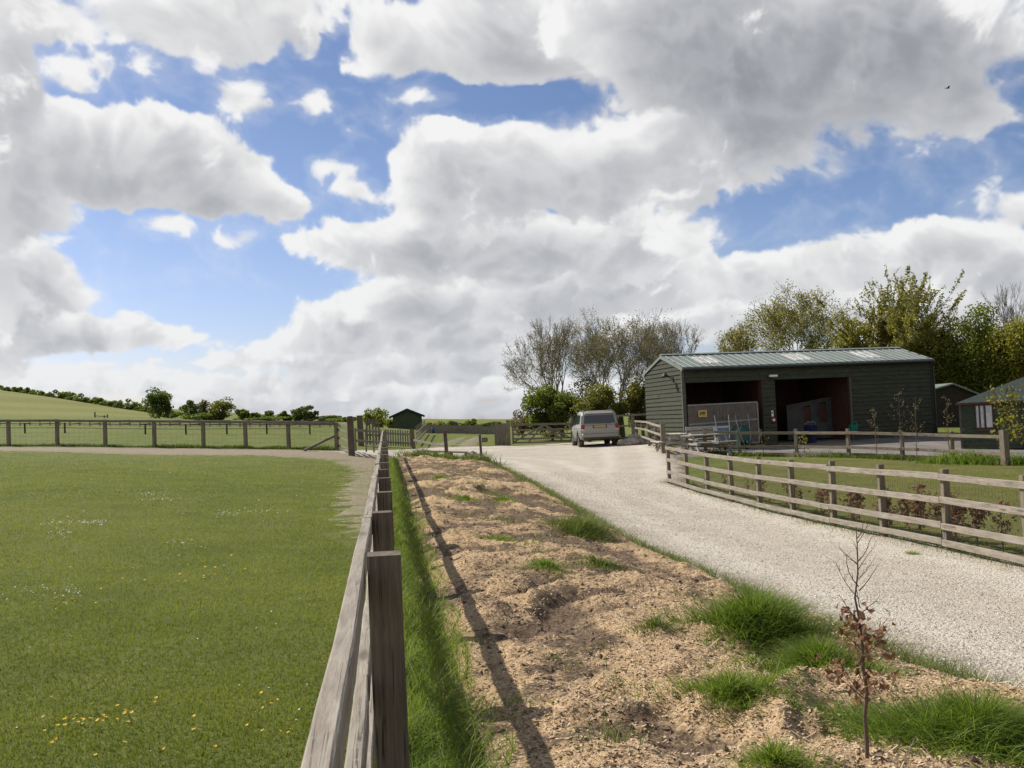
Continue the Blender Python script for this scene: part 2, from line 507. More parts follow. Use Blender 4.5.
def poly_sd(x, y, poly):
    """signed distance, positive inside"""
    P = np.asarray(poly, float); n = len(P)
    d2 = np.full(x.shape, 1e18); ins = np.zeros(x.shape, bool)
    for i in range(n):
        a, b = P[i], P[(i + 1) % n]
        e = b - a
        t = np.clip(((x - a[0]) * e[0] + (y - a[1]) * e[1]) / max(e @ e, 1e-12), 0, 1)
        d2 = np.minimum(d2, (x - a[0] - t * e[0]) ** 2 + (y - a[1] - t * e[1]) ** 2)
        c = ((a[1] <= y) & (b[1] > y)) | ((b[1] <= y) & (a[1] > y))
        with np.errstate(divide='ignore', invalid='ignore'):
            xi = a[0] + (y - a[1]) * e[0] / (e[1] if e[1] else 1e-12)
        ins ^= c & (x < xi)
    return np.where(ins, 1, -1) * np.sqrt(d2)

def grid_faces(ny, nx, keep=None):
    i = np.arange(ny * nx).reshape(ny, nx)
    f = np.stack([i[:-1, :-1], i[:-1, 1:], i[1:, 1:], i[1:, :-1]], -1)
    if keep is not None:
        f = f[keep]
    return f.reshape(-1, 4)

def drape(name, poly, res, mat, off=.03, edge=.35, rag=.25, rag_f=1.3, bump=0.0, bump_f=2.0, seed=1):
    P = np.asarray(poly, float)
    x0, y0 = P.min(0) - edge; x1, y1 = P.max(0) + edge
    X, Y = np.meshgrid(np.arange(x0, x1 + res, res), np.arange(y0, y1 + res, res))
    sd = poly_sd(X, Y, P) + fbm(X * rag_f, Y * rag_f, 4, .55, seed=seed) * rag
    ok = sd > -edge
    keep = ok[:-1, :-1] | ok[1:, :-1] | ok[:-1, 1:] | ok[1:, 1:]
    t = sstep(-edge, edge * .4, sd)
    Z = ground(X, Y) + off * t - .07 * (1 - t)
    if bump:
        Z = Z + fbm(X * bump_f, Y * bump_f, 4, seed=seed + 5) * bump * t
    f = grid_faces(*X.shape, keep)
    used = np.unique(f); re = np.full(X.size, -1); re[used] = np.arange(len(used))
    V = np.stack([X, Y, Z], -1).reshape(-1, 3)[used]
    me = np_mesh(name, V, re[f], {'inside': sd.ravel()[used]}, smooth=True)
    return tag(link(name, me, mat), kind='structure')

# ------------------------------------------------------------------ materials
def new_mat(name):
    m = bpy.data.materials.new(name)
    m.use_nodes = True
    nt = m.node_tree
    b = next(n for n in nt.nodes if n.type == 'BSDF_PRINCIPLED')
    o = next(n for n in nt.nodes if n.type == 'OUTPUT_MATERIAL')
    return m, NT(nt), b, o

def bump(T, b, h, strength=.4, dist=.02):
    nd = T.n.new('ShaderNodeBump')
    nd.inputs['Strength'].default_value = strength
    nd.inputs['Distance'].default_value = dist
    T.put(nd.inputs['Height'], h)
    T.l.new(nd.outputs[0], b.inputs['Normal'])

def plain(name, col, rough=.6, metal=0.0, var=.12, scale=6.0, spec=.4, bmp=0.0):
    m, T, b, o = new_mat(name)
    co = T.node('ShaderNodeTexCoord', out='Object')
    n = T.noise(co, scale, 4, .6)
    c2 = tuple(max(0, c * (1 - var * 1.6)) for c in col); c3 = tuple(min(1, c * (1 + var)) for c in col)
    T.put(b.inputs['Base Color'], T.ramp(n, [(.3, c2), (.7, c3)]))
    b.inputs['Roughness'].default_value = rough
    b.inputs['Metallic'].default_value = metal
    b.inputs['Specular IOR Level'].default_value = spec
    if bmp:
        bump(T, b, T.noise(co, scale * 4, 4), bmp, .01)
    return m

def wood(name, a, b_, dark, rough=.85, streak=14.0, axis='X', lichen=.0, bmp=.35):
    """weathered timber, grain along the object's own X"""
    m, T, b, o = new_mat(name)
    co = T.node('ShaderNodeTexCoord', out='Object')
    oi_ = T.node('ShaderNodeObjectInfo', out='Random')
    off = T.node('ShaderNodeCombineXYZ', {0: T.m('MULTIPLY', oi_, 37.0), 1: T.m('MULTIPLY', oi_, 11.0), 2: 0.0})
    p = T.v('ADD', co, off)
    sc = {'X': (1.1, streak, streak), 'Z': (streak, streak, 1.1), 'Y': (streak, 1.1, streak)}[axis]
    g1 = T.noise(T.map(p, sc), 3.0, 5, .65, .6)
    g2 = T.noise(T.map(p, tuple(s * 4 for s in sc)), 3.0, 3, .6)
    blot = T.noise(p, 3.5, 4, .6)
    c = T.ramp(g1, [(.3, dark), (.5, a), (.72, b_)])
    c = T.mix(T.rng(g2, .35, .7, .0, .35), c, dark)
    c = T.mix(T.rng(blot, .35, .75, 0, .5), c, tuple(x * .62 for x in a))
    c = T.mix(T.m('MULTIPLY', oi_, .35), c, tuple(x * .7 for x in a))
    sp = T.noise(T.map(p, {'X': (.55, 34, 34), 'Z': (34, 34, .55), 'Y': (34, .55, 34)}[axis]), 1.0, 2, .5, .4)
    sp = T.m('MULTIPLY', T.rng(T.m('ABSOLUTE', T.m('SUBTRACT', sp, .5)), .022, .004), T.rng(blot, .42, .58))
    c = T.mix(T.m('MULTIPLY', sp, .8), c, tuple(x * .25 for x in dark))
    kn = T.vor(T.map(p, {'X': (1.6, 7, 7), 'Z': (7, 7, 1.6), 'Y': (7, 1.6, 7)}[axis]), 1.0)
    c = T.mix(T.m('MULTIPLY', T.rng(kn, .16, .07), .7), c, tuple(x * .6 for x in dark))
    if lichen:
        l = T.noise(p, 22.0, 4, .6)
        c = T.mix(T.rng(l, .58, .70, 0, lichen), c, (.30, .30, .20))
    T.put(b.inputs['Base Color'], c)
    b.inputs['Roughness'].default_value = rough
    b.inputs['Specular IOR Level'].default_value = .25
    bump(T, b, T.m('ADD', g1, T.m('MULTIPLY', g2, .5)), bmp, .008)
    return m

def leafy(name, cols, rough=.6, trans=.35, attr='tint'):
    """leaves and grass: a tint per leaf, a little light through them"""
    m, T, b, o = new_mat(name)
    t = T.node('ShaderNodeAttribute', out=2, attribute_name=attr)
    n = len(cols)
    c = T.ramp(t, [(i / max(n - 1, 1), k) for i, k in enumerate(cols)])
    T.put(b.inputs['Base Color'], c)
    b.inputs['Roughness'].default_value = rough
    b.inputs['Specular IOR Level'].default_value = .3
    tr = T.n.new('ShaderNodeBsdfTranslucent')
    T.put(tr.inputs[0], T.mix(.5, c, T.v('MULTIPLY', c, (1.5, 1.6, .8))))
    mx = T.n.new('ShaderNodeMixShader')
    mx.inputs[0].default_value = trans
    T.l.new(b.outputs[0], mx.inputs[1]); T.l.new(tr.outputs[0], mx.inputs[2]); T.l.new(mx.outputs[0], o.inputs[0])
    return m

M = {}
M['rail'] = wood('weathered_rail', (.33, .285, .225), (.46, .41, .34), (.15, .12, .09), lichen=.5)
M['post'] = wood('weathered_post', (.24, .195, .14), (.33, .28, .21), (.10, .078, .055), lichen=.4)
M['dark_post'] = wood('dark_treated_post', (.165, .128, .092), (.25, .205, .15), (.065, .048, .036), streak=18, bmp=.5)
M['board'] = wood('grey_board', (.30, .265, .22), (.42, .38, .33), (.14, .115, .09))
M['gate_wood'] = wood('gate_timber', (.22, .19, .145), (.31, .27, .21), (.10, .08, .06))

def pos_obj(T): return T.node('ShaderNodeTexCoord', out='Object')

# --- field
def field_mat(name, tint=(1, 1, 1), stripes=False):
    m, T, b, o = new_mat(name)
    p = pos_obj(T)
    big = T.noise(p, .22, 4, .55)
    mid = T.noise(p, 1.3, 5, .6)
    fine = T.noise(p, 24.0, 5, .7)
    vf = T.noise(T.map(p, (1, 1, 1)), 90.0, 3, .7)
    tt = lambda c: tuple(x * y for x, y in zip(c, tint))
    c = T.ramp(mid, [(.32, tt((.096, .120, .020))), (.5, tt((.140, .166, .030))), (.7, tt((.190, .202, .044)))])
    c = T.mix(T.rng(big, .40, .70, 0, .5), c, tt((.185, .182, .045)))
    c = T.mix(T.rng(fine, .40, .70, 0, .65), c, tt((.070, .090, .015)))
    c = T.mix(T.rng(vf, .55, .75, 0, .5), c, tt((.25, .23, .08)))
    if stripes:
        w = T.node('ShaderNodeTexWave', {'Vector': T.map(p, (1, .35, 0)), 'Scale': .011, 'Distortion': 9.0, 'Detail': 3, 'Detail Scale': .4}, 1)
        c = T.mix(T.rng(w, .3, .75, 0, .38), c, (.235, .22, .085))
    T.put(b.inputs['Base Color'], c)
    b.inputs['Roughness'].default_value = .9
    b.inputs['Specular IOR Level'].default_value = .15
    bump(T, b, T.m('ADD', T.m('MULTIPLY', fine, 1.0), T.m('MULTIPLY', vf, .5)), .8, .05)
    return m
M['field'] = field_mat('paddock_grass')
M['lawn'] = field_mat('mown_lawn', (.98, .84, 1.1))
M['hill'] = field_mat('hill_pasture', (1.18, 1.08, 1.0), True)

# --- gravel track
m, T, b, o = new_mat('limestone_gravel')
p = pos_obj(T)
v1 = T.vor(p, 34.0, 1); v1d = T.vor(p, 34.0, 0)
v2 = T.vor(p, 80.0, 1); v2d = T.vor(p, 80.0, 0)
h1 = T.node('ShaderNodeSeparateColor', {0: v1}); h2 = T.node('ShaderNodeSeparateColor', {0: v2})
c = T.ramp(h1, [(0, (.31, .26, .19)), (.25, (.47, .41, .315)), (.6, (.58, .515, .41)), (1, (.68, .63, .53))])
c = T.mix(.5, c, T.ramp(h2, [(0, (.38, .325, .245)), (.5, (.54, .475, .375)), (1, (.65, .59, .49))]))
c = T.mix(T.rng(v1d, .35, .75, 0, .45), c, (.22, .185, .145))
big = T.noise(p, .55, 5, .6)
c = T.mix(T.rng(big, .42, .70, 0, .55), c, (.37, .305, .225))
ins = T.node('ShaderNodeAttribute', out=2, attribute_name='inside')
wob = T.m('ADD', ins, T.m('MULTIPLY', T.m('SUBTRACT', T.noise(p, .7, 3), .5), .9))
for c0 in (.95, 2.45):
    c = T.mix(T.m('MULTIPLY', T.rng(T.m('ABSOLUTE', T.m('SUBTRACT', wob, c0)), .45, .10), .5), c, (.60, .545, .455))
c = T.mix(T.m('MULTIPLY', T.rng(T.m('ADD', wob, T.m('MULTIPLY', T.m('SUBTRACT', T.noise(p, 6.0, 4, .7), .5), 1.2)), .42, -.05), .75), c, (.17, .125, .082))
wet = T.noise(T.map(p, (1.6, .5, 1)), .9, 4, .6)
c = T.mix(T.rng(wet, .55, .75, 0, .35), c, (.30, .265, .22))
T.put(b.inputs['Base Color'], c)
b.inputs['Roughness'].default_value = .9
b.inputs['Specular IOR Level'].default_value = .2
bump(T, b, T.m('ADD', T.m('SUBTRACT', 1.0, v1d), T.m('MULTIPLY', T.m('SUBTRACT', 1.0, v2d), .5)), .7, .02)
M['gravel'] = m

# --- spoil strip: dark soil under sawdust and wood chip
m, T, b, o = new_mat('soil_and_wood_chip')
p = pos_obj(T)
chip = T.node('ShaderNodeAttribute', out=2, attribute_name='chip')
n1 = T.noise(p, 2.2, 6, .65); n2 = T.noise(p, 14.0, 5, .7); n3 = T.noise(p, 60.0, 4, .7)
v = T.vor(p, 95.0, 1); vh = T.node('ShaderNodeSeparateColor', {0: v})
vs = T.vor(p, 26.0, 0)
soil = T.ramp(n2, [(.28, (.075, .050, .032)), (.5, (.155, .105, .066)), (.72, (.26, .185, .12))])
soil = T.mix(T.rng(n3, .45, .75, 0, .5), soil, (.33, .25, .17))
chips = T.ramp(vh, [(0, (.34, .215, .115)), (.35, (.48, .32, .175)), (.7, (.57, .405, .23)), (1, (.65, .495, .30))])
chips = T.mix(T.rng(n2, .42, .7, 0, .35), chips, (.28, .19, .115))
k = T.m('ADD', chip, T.m('MULTIPLY', T.m('SUBTRACT', n1, .5), 1.1))
k = T.m('ADD', k, T.m('MULTIPLY', T.m('SUBTRACT', n2, .5), 1.0))
c = T.mix(T.rng(k, .32, .62), soil, chips)
T.put(b.inputs['Base Color'], c)
b.inputs['Roughness'].default_value = .95
b.inputs['Specular IOR Level'].default_value = .1
bump(T, b, T.m('ADD', T.m('ADD', n2, T.m('MULTIPLY', n3, .6)), T.m('MULTIPLY', vs, -.5)), .9, .035)
M['soil'] = m

# --- trodden earth, concrete yard
m, T, b, o = new_mat('trodden_earth')
p = pos_obj(T)
n1 = T.noise(p, 1.1, 6, .65); n2 = T.noise(p, 12.0, 5, .7)
ins = T.node('ShaderNodeAttribute', out=2, attribute_name='inside')
c = T.ramp(n2, [(.3, (.12, .090, .052)), (.5, (.215, .168, .102)), (.7, (.31, .25, .165))])
g = T.m('ADD', T.m('ADD', T.m('MULTIPLY', ins, .45), T.m('MULTIPLY', T.m('SUBTRACT', n1, .5), 3.2)), T.m('MULTIPLY', T.m('SUBTRACT', n2, .5), 1.6))
c = T.mix(T.rng(g, .45, -.35), c, (.125, .128, .040))
T.put(b.inputs['Base Color'], c)
b.inputs['Roughness'].default_value = .95
bump(T, b, n2, .6, .03)
M['earth'] = m
m, T, b, o = new_mat('yard_concrete')
p = pos_obj(T)
n1 = T.noise(p, .7, 6, .65); n2 = T.noise(p, 16.0, 5, .7)
c = T.ramp(n1, [(.3, (.115, .10, .082)), (.55, (.18, .16, .135)), (.75, (.25, .23, .195))])
c = T.mix(T.rng(n2, .5, .75, 0, .4), c, (.17, .15, .13))
T.put(b.inputs['Base Color'], c)
b.inputs['Roughness'].default_value = .9
bump(T, b, n2, .4, .02)
M['yard'] = m

# ------------------------------------------------------------------ the ground sheets
rows = np.concatenate([np.linspace(-14, -4, 16)[:-1], np.geomspace(6, 5200, 420) - 10])
tt_ = np.linspace(-1, 1, 300); tt_ = np.sign(tt_) * (np.abs(tt_) * .45 + np.abs(tt_) ** 3 * 1.45)
gy = rows[:, None].repeat(len(tt_), 1)
gx = tt_[None] * (np.maximum(gy, -4) + 10) * 1.0 * 2.0
V = np.stack([gx, gy, ground(gx, gy)], -1).reshape(-1, 3)
tag(link('field', np_mesh('field', V, grid_faces(*gx.shape), smooth=True), M['field']), kind='structure')

L_EDGE = [(900, 660, 6.6), (760, 600, 9.1), (640, 548, 13.2), (580, 512, 18.4), (530, 482, 26.5), (492, 464, 35)]
L_XY = [tuple(at(*q)[:2]) for q in L_EDGE]
RA = at(670, 484.5, 26.5)[:2]; RB = at(948, 552, 12.8)[:2]
RDIR = (RA - RB) / np.linalg.norm(RA - RB)
def right_fence(s): return RB + RDIR * s            # metres from the post near the right edge, away from the camera
trk = [(4.6, -6), (3.6, 1), (3.05, 4.4)] + L_XY
far_edge = [(487, 463, 35), (470, 457.5, 36), (412, 458, 35.2), (386, 459, 35.4), (340, 456, 35.6), (318, 453, 37), (385, 451.5, 40), (440, 448, 45), (500, 446.6, 49), (560, 445.5, 52), (640, 445, 52)]
trk += [tuple(at(*q)[:2]) for q in far_edge]
trk += [tuple(at(648, 449, 46)[:2] + np.array([.4, 0])), tuple(at(672, 458, 37)[:2]), (5.6, 32), tuple(right_fence(14.6) + np.array([.6, 0])), tuple(right_fence(0) + np.array([.30, 0])), tuple(right_fence(-8) + np.array([.30, 0])), tuple(right_fence(-18.5) + np.array([.3, 0]))]
drape('gravel_track', trk, .13, M['gravel'], off=.035, edge=.45, rag=.35, rag_f=1.1, bump=.02, bump_f=1.1, seed=4)

def hit_surf(px, py):
    """where the bank or the track shows at a pixel"""
    r = ray(px, py)
    ds = np.geomspace(1.2, 60, 900)
    P = CAM + r[None] * (ds / r[1])[:, None]
    i = int(np.argmax(P[:, 2] < surf(P[:, 0], P[:, 1])))
    return Vector(P[i])
def strip_left(y): return fence_x(y) + .02
_ly = np.array([-2, 1.0, 4.4] + [q[1] for q in L_XY]); _lx = np.array([4.2, 3.6, 3.05] + [q[0] for q in L_XY])
def strip_right(y): return np.interp(y, _ly, _lx)
def strip_h(X, Y):
    """mounds of soil and chip on the strip"""
    u = (X - strip_left(Y)) / np.maximum(strip_right(Y) - strip_left(Y), .2)
    env = sstep(.03, .22, u) * sstep(1.02, .82, u)
    wx_ = fbm(X * .35, Y * .3, 3, seed=17) * 1.6; wy_ = fbm(X * .35 + 9, Y * .3, 3, seed=18) * 1.6
    m1 = fbm(X * .75 + 3 + wx_, Y * .62 + wy_, 5, .5, seed=11)
    m2 = fbm(X * 3.2, Y * 3.0, 4, .55, seed=12)
    m3 = fbm(X * 11, Y * 11, 4, .6, seed=13)
    h = np.where(Y < 9, .11, .095) + m1 * .22 + np.abs(m2) * .07 - .03
    h = (.03 + .5 * (h + np.sqrt(h * h + .006)) + np.abs(m3) * .03) * env
    chip = .47 + m1 * 1.15 + m2 * .60 - .45 * sstep(.16, .04, u) + .22 * sstep(9, 3.5, Y) - .22 * sstep(.86, 1.0, u) - .13 * sstep(7, 14, Y)
    return h, chip
ys = np.geomspace(3.2, 40.0, 620) - 2.0
ys = ys[ys < 35.4]
us = np.linspace(0, 1, 150)
SY = ys[:, None].repeat(len(us), 1)
SX = strip_left(SY) + us[None] * (strip_right(SY) + .12 - strip_left(SY))
sh_, chip_ = strip_h(SX, SY)
SZ = ground(SX, SY) + .02 + sh_
SZ -= .06 * sstep(.96, 1.0, us)[None] + .05 * sstep(35.0, 35.4, SY)
tag(link('soil_bank', np_mesh('soil_bank', np.stack([SX, SY, SZ], -1).reshape(-1, 3), grid_faces(*SX.shape), {'chip': chip_.ravel()}, smooth=True), M['soil']), kind='structure')
def surf(x, y):
    """height of whatever lies at x, y near the strip"""
    x = np.asarray(x, float); y = np.asarray(y, float)
    z = ground(x, y)
    inside = (x > strip_left(y)) & (x < strip_right(y)) & (y > 1.3) & (y < 35.2)
    h, _ = strip_h(x, y)
    return z + np.where(inside, h + .015, 0)

P2 = lambda *q: tuple(at(*q)[:2])
drape('trodden_path', [P2(-120, 452, 38), P2(-120, 449, 40.3), P2(100, 448.3, 40.5), P2(250, 450.3, 39.5), P2(345, 451.5, 38), (-4.7, 36.5), (-4.3, 33), (-3.2, 24), (-2.2, 16.5), (-1.7, 12.2), (-2.1, 12.2), (-3.0, 15.5), (-3.9, 21), (-4.7, 27), (-6.2, 32), P2(250, 456, 34), P2(140, 456, 34.5), P2(20, 453, 36.5)],
      .22, M['earth'], off=.012, edge=.35, rag=1.2, rag_f=3.4, seed=8)
for q in ([(431, 447), (449, 447), (469, 436.5), (465, 436.5)], [(457, 447.5), (474, 447.5), (481, 436.5), (475, 436.5)]):
    drape('wheel_track', [tuple(hit(*k)[:2]) for k in q], .4, M['earth'], off=.03, edge=.5, rag=.5, rag_f=.5, seed=31)
hillp = [P2(-700, 432, 120), P2(0, 418.5, 118), P2(168, 418.2, 225), P2(150, 413, 272), P2(110, 407, 292), P2(60, 399, 312), P2(0, 391, 332), P2(-150, 380, 332), P2(-700, 380, 300)]
drape('hill_pasture', hillp, 3.0, M['hill'], off=.25, edge=4, rag=1.5, rag_f=.05, seed=3)
# ------------------------------------------------------------------ timber
def beam(name, a, b, w, h, mat, parent, up=(0, 0, 1), rnd=None, warp=.004, bev=.006, nseg=5, wn=0):
    """one piece of sawn timber from a to b: its own object, grain along local X"""
    a, b = Vector(a), Vector(b)
    d = (b - a); Lg = d.length; x = d.normalized(); up = Vector(up)
    y = up.cross(x)
    if y.length < 1e-4: y = Vector((0, 1, 0)).cross(x)
    y.normalize(); z = x.cross(y)
    rr = rnd or random
    V, Fc = [], []
    e = bev
    prof = [(-w / 2 + e, -h / 2), (w / 2 - e, -h / 2), (w / 2, -h / 2 + e), (w / 2, h / 2 - e), (w / 2 - e, h / 2), (-w / 2 + e, h / 2), (-w / 2, h / 2 - e), (-w / 2, -h / 2 + e)]
    for i in range(nseg + 1):
        t = i / nseg
        j = (rr.uniform(-warp, warp), rr.uniform(-warp, warp))
        for py, pz in prof:
            V.append((Lg * t, py + j[0], pz + j[1]))
    for i in range(nseg):
        for k in range(8):
            Fc.append((i * 8 + k, i * 8 + (k + 1) % 8, (i + 1) * 8 + (k + 1) % 8, (i + 1) * 8 + k))
    Fc.append(tuple(range(8))[::-1]); Fc.append(tuple(nseg * 8 + k for k in range(8)))
    me = bpy.data.meshes.new(name)
    me.from_pydata(V, [], Fc)
    me.update()
    Mx = Matrix(((x[0], y[0], z[0], a[0]), (x[1], y[1], z[1], a[1]), (x[2], y[2], z[2], a[2]), (0, 0, 0, 1)))
    return link(name, me, mat, parent, M=Mx)

rf = random.Random(5)
# --- the fence the camera looks along
fence = thing('post_and_rail_fence', 'long weathered paddock fence running straight away from the camera beside the grass', 'fence', on(0, 3.24))
FN = Vector((FDIR[1], -FDIR[0], 0))                     # to the right of the fence
def fpt(y, off=0.0): return Vector((fence_x(y), y, 0)) + FN * off
def ftop(y): return EYE - np.interp(y, [0, 3.2, 10, 20, 35], [.44, .45, .44, .36, .24])
fy = [.72, 3.24, 4.9, 6.4, 7.95, 9.4, 10.9]
while fy[-1] < 33: fy.append(fy[-1] + 1.48 + rf.uniform(-.06, .06))
for i, y in enumerate(fy):
    wd = .112 if i == 1 else .100
    q = fpt(y, -.084 + wd / 2 + (0 if i == 1 else rf.uniform(-.001, .004)))
    top = ftop(y) + (0.012 if i == 1 else rf.uniform(-.012, .02))
    g0 = gz(q.x, q.y) - .3
    lean = Vector((rf.uniform(-.012, .012), rf.uniform(-.015, .015), 0))
    beam('post', Vector((q.x, q.y, g0)) , Vector((q.x, q.y, top)) + lean, wd, .10 if i != 1 else .11, M['dark_post' if i in (1, 2, 3, 4, 5) else 'post'], fence, up=FDIR.tolist() + [0], rnd=rf, warp=.003, bev=.007)
for lvl, dz in enumerate((.022, .40, .75)):
    y0 = -1.2
    step = [.72, 4.9, 7.95, 10.9] + fy[8::2]
    if lvl == 1: step = [.72, 3.24, 6.4, 9.4] + fy[7::2]
    ends = [y0] + step + ([34.6] if step[-1] < 34.3 else [])
    for a, b in zip(ends[:-1], ends[1:]):
        o1, o2 = rf.uniform(-.010, .012), rf.uniform(-.010, .012)
        off = -.112
        beam('rail', fpt(a + .004, off + rf.uniform(-.004, .003)) + Vector((0, 0, ftop(a) - dz - .045 + o1)), fpt(b - .004, off + rf.uniform(-.004, .003)) + Vector((0, 0, ftop(b) - dz - .045 + o2)),
             .046, .092, M['rail'], fence, rnd=rf, warp=.005, nseg=9, bev=.005)

def fence_run(name, label, pts, rails, post=(.09, .09), top=1.1, rail=(.038, .087), side=1, mats=('post', 'rail'), big=(), span=2, group=None, rail_names='rail', z=None):
    """posts at pts (world x, y), rails (heights) on one side of them"""
    base = on(*pts[0])
    root = thing(name, label, 'fence', base, group=group)
    P = [on(*p) for p in pts]
    for i, p in enumerate(P):
        d = (P[min(i + 1, len(P) - 1)] - P[max(i - 1, 0)]); d.z = 0; d.normalize()
        w, t = (post[0] * 1.7, top * 1.08) if i in big else (post[0], top + rf.uniform(-.02, .03))
        beam('post', p - Vector((0, 0, .3)), p + Vector((rf.uniform(-.015, .015), rf.uniform(-.015, .015), t)), w, w, M[mats[0]], root, up=d, rnd=rf, nseg=2, warp=.002)
    for h in rails:
        i = 0
        while i < len(P) - 1:
            j = min(i + span, len(P) - 1)
            for k in range(i, j):
                pass
            d = (P[j] - P[i]); d.z = 0; d.normalize()
            n = Vector((d.y, -d.x, 0)) * side
            off = n * (post[0] / 2 + rail[0] / 2 + .002)
            # follow the ground: one piece per bay pair
            a = P[i] + off + Vector((0, 0, h + rf.uniform(-.012, .012))); b = P[j] + off + Vector((0, 0, h + rf.uniform(-.012, .012)))
            beam(rail_names, a + d * .003, b - d * .003, rail[0], rail[1], M[mats[1]], root, rnd=rf, nseg=6, warp=.003, bev=.004)
            i = j
    return root

# --- four-rail fence along the right of the track
S_STEP = 1.725
rp = [tuple(right_fence(8 * S_STEP - i * S_STEP)) for i in range(0, 19)]
rfence = fence_run('post_and_rail_fence', 'four rail weathered fence along the right edge of the gravel track', rp, (1.02, .70, .36, .14), top=1.11, side=1)
# rabbit netting stapled behind the rails
V = MB()
n_side = Vector((-RDIR[1], RDIR[0], 0)); n_side = n_side if n_side.x > 0 else -n_side
for s in np.arange(-10, 8 * S_STEP, .07):
    p = right_fence(s); p3 = on(p[0], p[1]) + n_side * .055
    V.bar(p3 + Vector((0, 0, .02)), p3 + Vector((0, 0, .92)), .0022, .0022, up=(1, 0, 0))
for h in np.arange(.05, .95, .075):
    for s in np.arange(-10, 8 * S_STEP, S_STEP):
        a = right_fence(s); b = right_fence(s + S_STEP)
        V.bar(on(*a) + n_side * .055 + Vector((0, 0, h)), on(*b) + n_side * .055 + Vector((0, 0, h)), .0022, .0022)
M['wire'] = plain('galvanised_wire', (.22, .21, .19), .5, .6)
V.build('wire_netting', M['wire'], rfence)

# --- rails beside the barn gable
p0, p1 = at(664, 458, 37)[:2], at(637.5, 447, 47)[:2]
fence_run('post_and_rail_fence', 'short pale three rail fence with a thick end post beside the barn gable', [tuple(p0 + (p1 - p0) * t) for t in (0, .22, .48, .74, 1)], (1.08, .74, .38), top=1.12, side=-1, big=(0,), post=(.10, .10))
# --- yard fence in front of the barn
yp = [P2(706, 457, 36.8), P2(740, 456.5, 36), P2(797, 457, 35), P2(849, 458, 33.2), P2(903, 460, 31.6), P2(953, 462.5, 30), P2(1006, 466, 28)]
fence_run('post_and_rail_fence', 'low two rail yard fence between the lawn and the barn', yp, (.86, .36), top=.98, side=1, big=(6,), span=1, post=(.11, .11), rail=(.04, .10), mats=('post', 'post'))
# --- far side of the left paddock
lp = [P2(x, y, d) for x, y, d in [(-140, 446, 41), (-90, 446.4, 40.8), (-40, 446.6, 40.6), (9, 446.8, 40.4), (57.5, 447, 40.2), (105.5, 447.2, 40), (154.5, 447.5, 39.7), (203.5, 448, 39.3), (246, 448.6, 39), (289, 449.4, 38.4), (337, 450.6, 37.6)]]
lf = fence_run('post_and_wire_fence', 'grey post fence with one top rail and wire mesh across the left paddock', lp, (1.10,), top=1.14, side=1, post=(.13, .13), rail=(.06, .10), mats=('post', 'gate_wood'))
V = MB()
for i in range(len(lp) - 1):
    a, b = on(*lp[i]), on(*lp[i + 1])
    for h in (.12, .26, .42, .6, .78, .95):
        V.bar(a + Vector((0, .08, h)), b + Vector((0, .08, h)), .004, .004)
    n = 9
    for k in range(n):
        q = a.lerp(b, k / n)
        V.bar(q + Vector((0, .08, .1)), q + Vector((0, .08, .96)), .003, .003, up=(0, 1, 0))
V.build('wire_mesh', M['wire'], lf)
q = on(*lp[-1]); q0 = hit(304, 451.5)
beam('brace', Vector((q0.x, q0.y, q0.z + .03)), q + Vector((-.05, .1, .62)), .09, .09, M['gate_wood'], lf, rnd=rf)
# stub of four rails and the thick gate post
g0 = Vector(at(352, 456, 35)); g0 = on(g0.x, g0.y)
sf = thing('rail_panel', 'short four bar timber panel closing the gap beside the thick dark gate post', 'fence', q)
for h in (1.10, .84, .52, .22):
    beam('rail', q + Vector((.07, .12, h)), g0 + Vector((-.1, .12, h)), .05, .09, M['gate_wood'], sf, rnd=rf, nseg=2)
gpst = thing('gate_post', 'thick dark square timber gate post at the corner of the paddock', 'post', g0)
beam('post', g0 - Vector((0, 0, .3)), g0 + Vector((-.02, 0, 1.42)), .21, .21, M['dark_post'], gpst, rnd=rf)
beam('cap', g0 + Vector((-.02, 0, 1.42)), g0 + Vector((-.02, 0, 1.47)), .17, .17, M['dark_post'], gpst, rnd=rf, nseg=1)

# --- pale two bar gate and the things behind it
ga, gb = on(*P2(355.5, 456, 36.2)), on(*P2(382.5, 456, 36.2))
gt = thing('timber_gate', 'pale open two bar timber gate at the end of the long fence', 'gate', ga)
for h in (.92, .52):
    beam('bar', ga + Vector((0, 0, h)), gb + Vector((0, 0, h)), .05, .085, M['board'], gt, rnd=rf, nseg=2)
for t in (0.03, .42, .70, .97):
    c = ga.lerp(gb, t) + Vector((0, -.045, 0))
    beam('upright', c + Vector((0, 0, .12)), c + Vector((0, 0, 1.0)), .06, .04, M['board'], gt, rnd=rf, nseg=2)
bp = on(*P2(361.5, 449, 42.5))
b2 = thing('gate_post', 'broad brown timber post standing just behind the pale two bar gate', 'post', bp)
beam('post', bp - Vector((0, 0, .3)), bp + Vector((-.03, 0, 1.32)), .30, .22, M['dark_post'], b2, rnd=rf)
beam('cap', bp + Vector((-.03, 0, 1.32)), bp + Vector((-.03, 0, 1.37)), .24, .18, M['dark_post'], b2, rnd=rf, nseg=1)

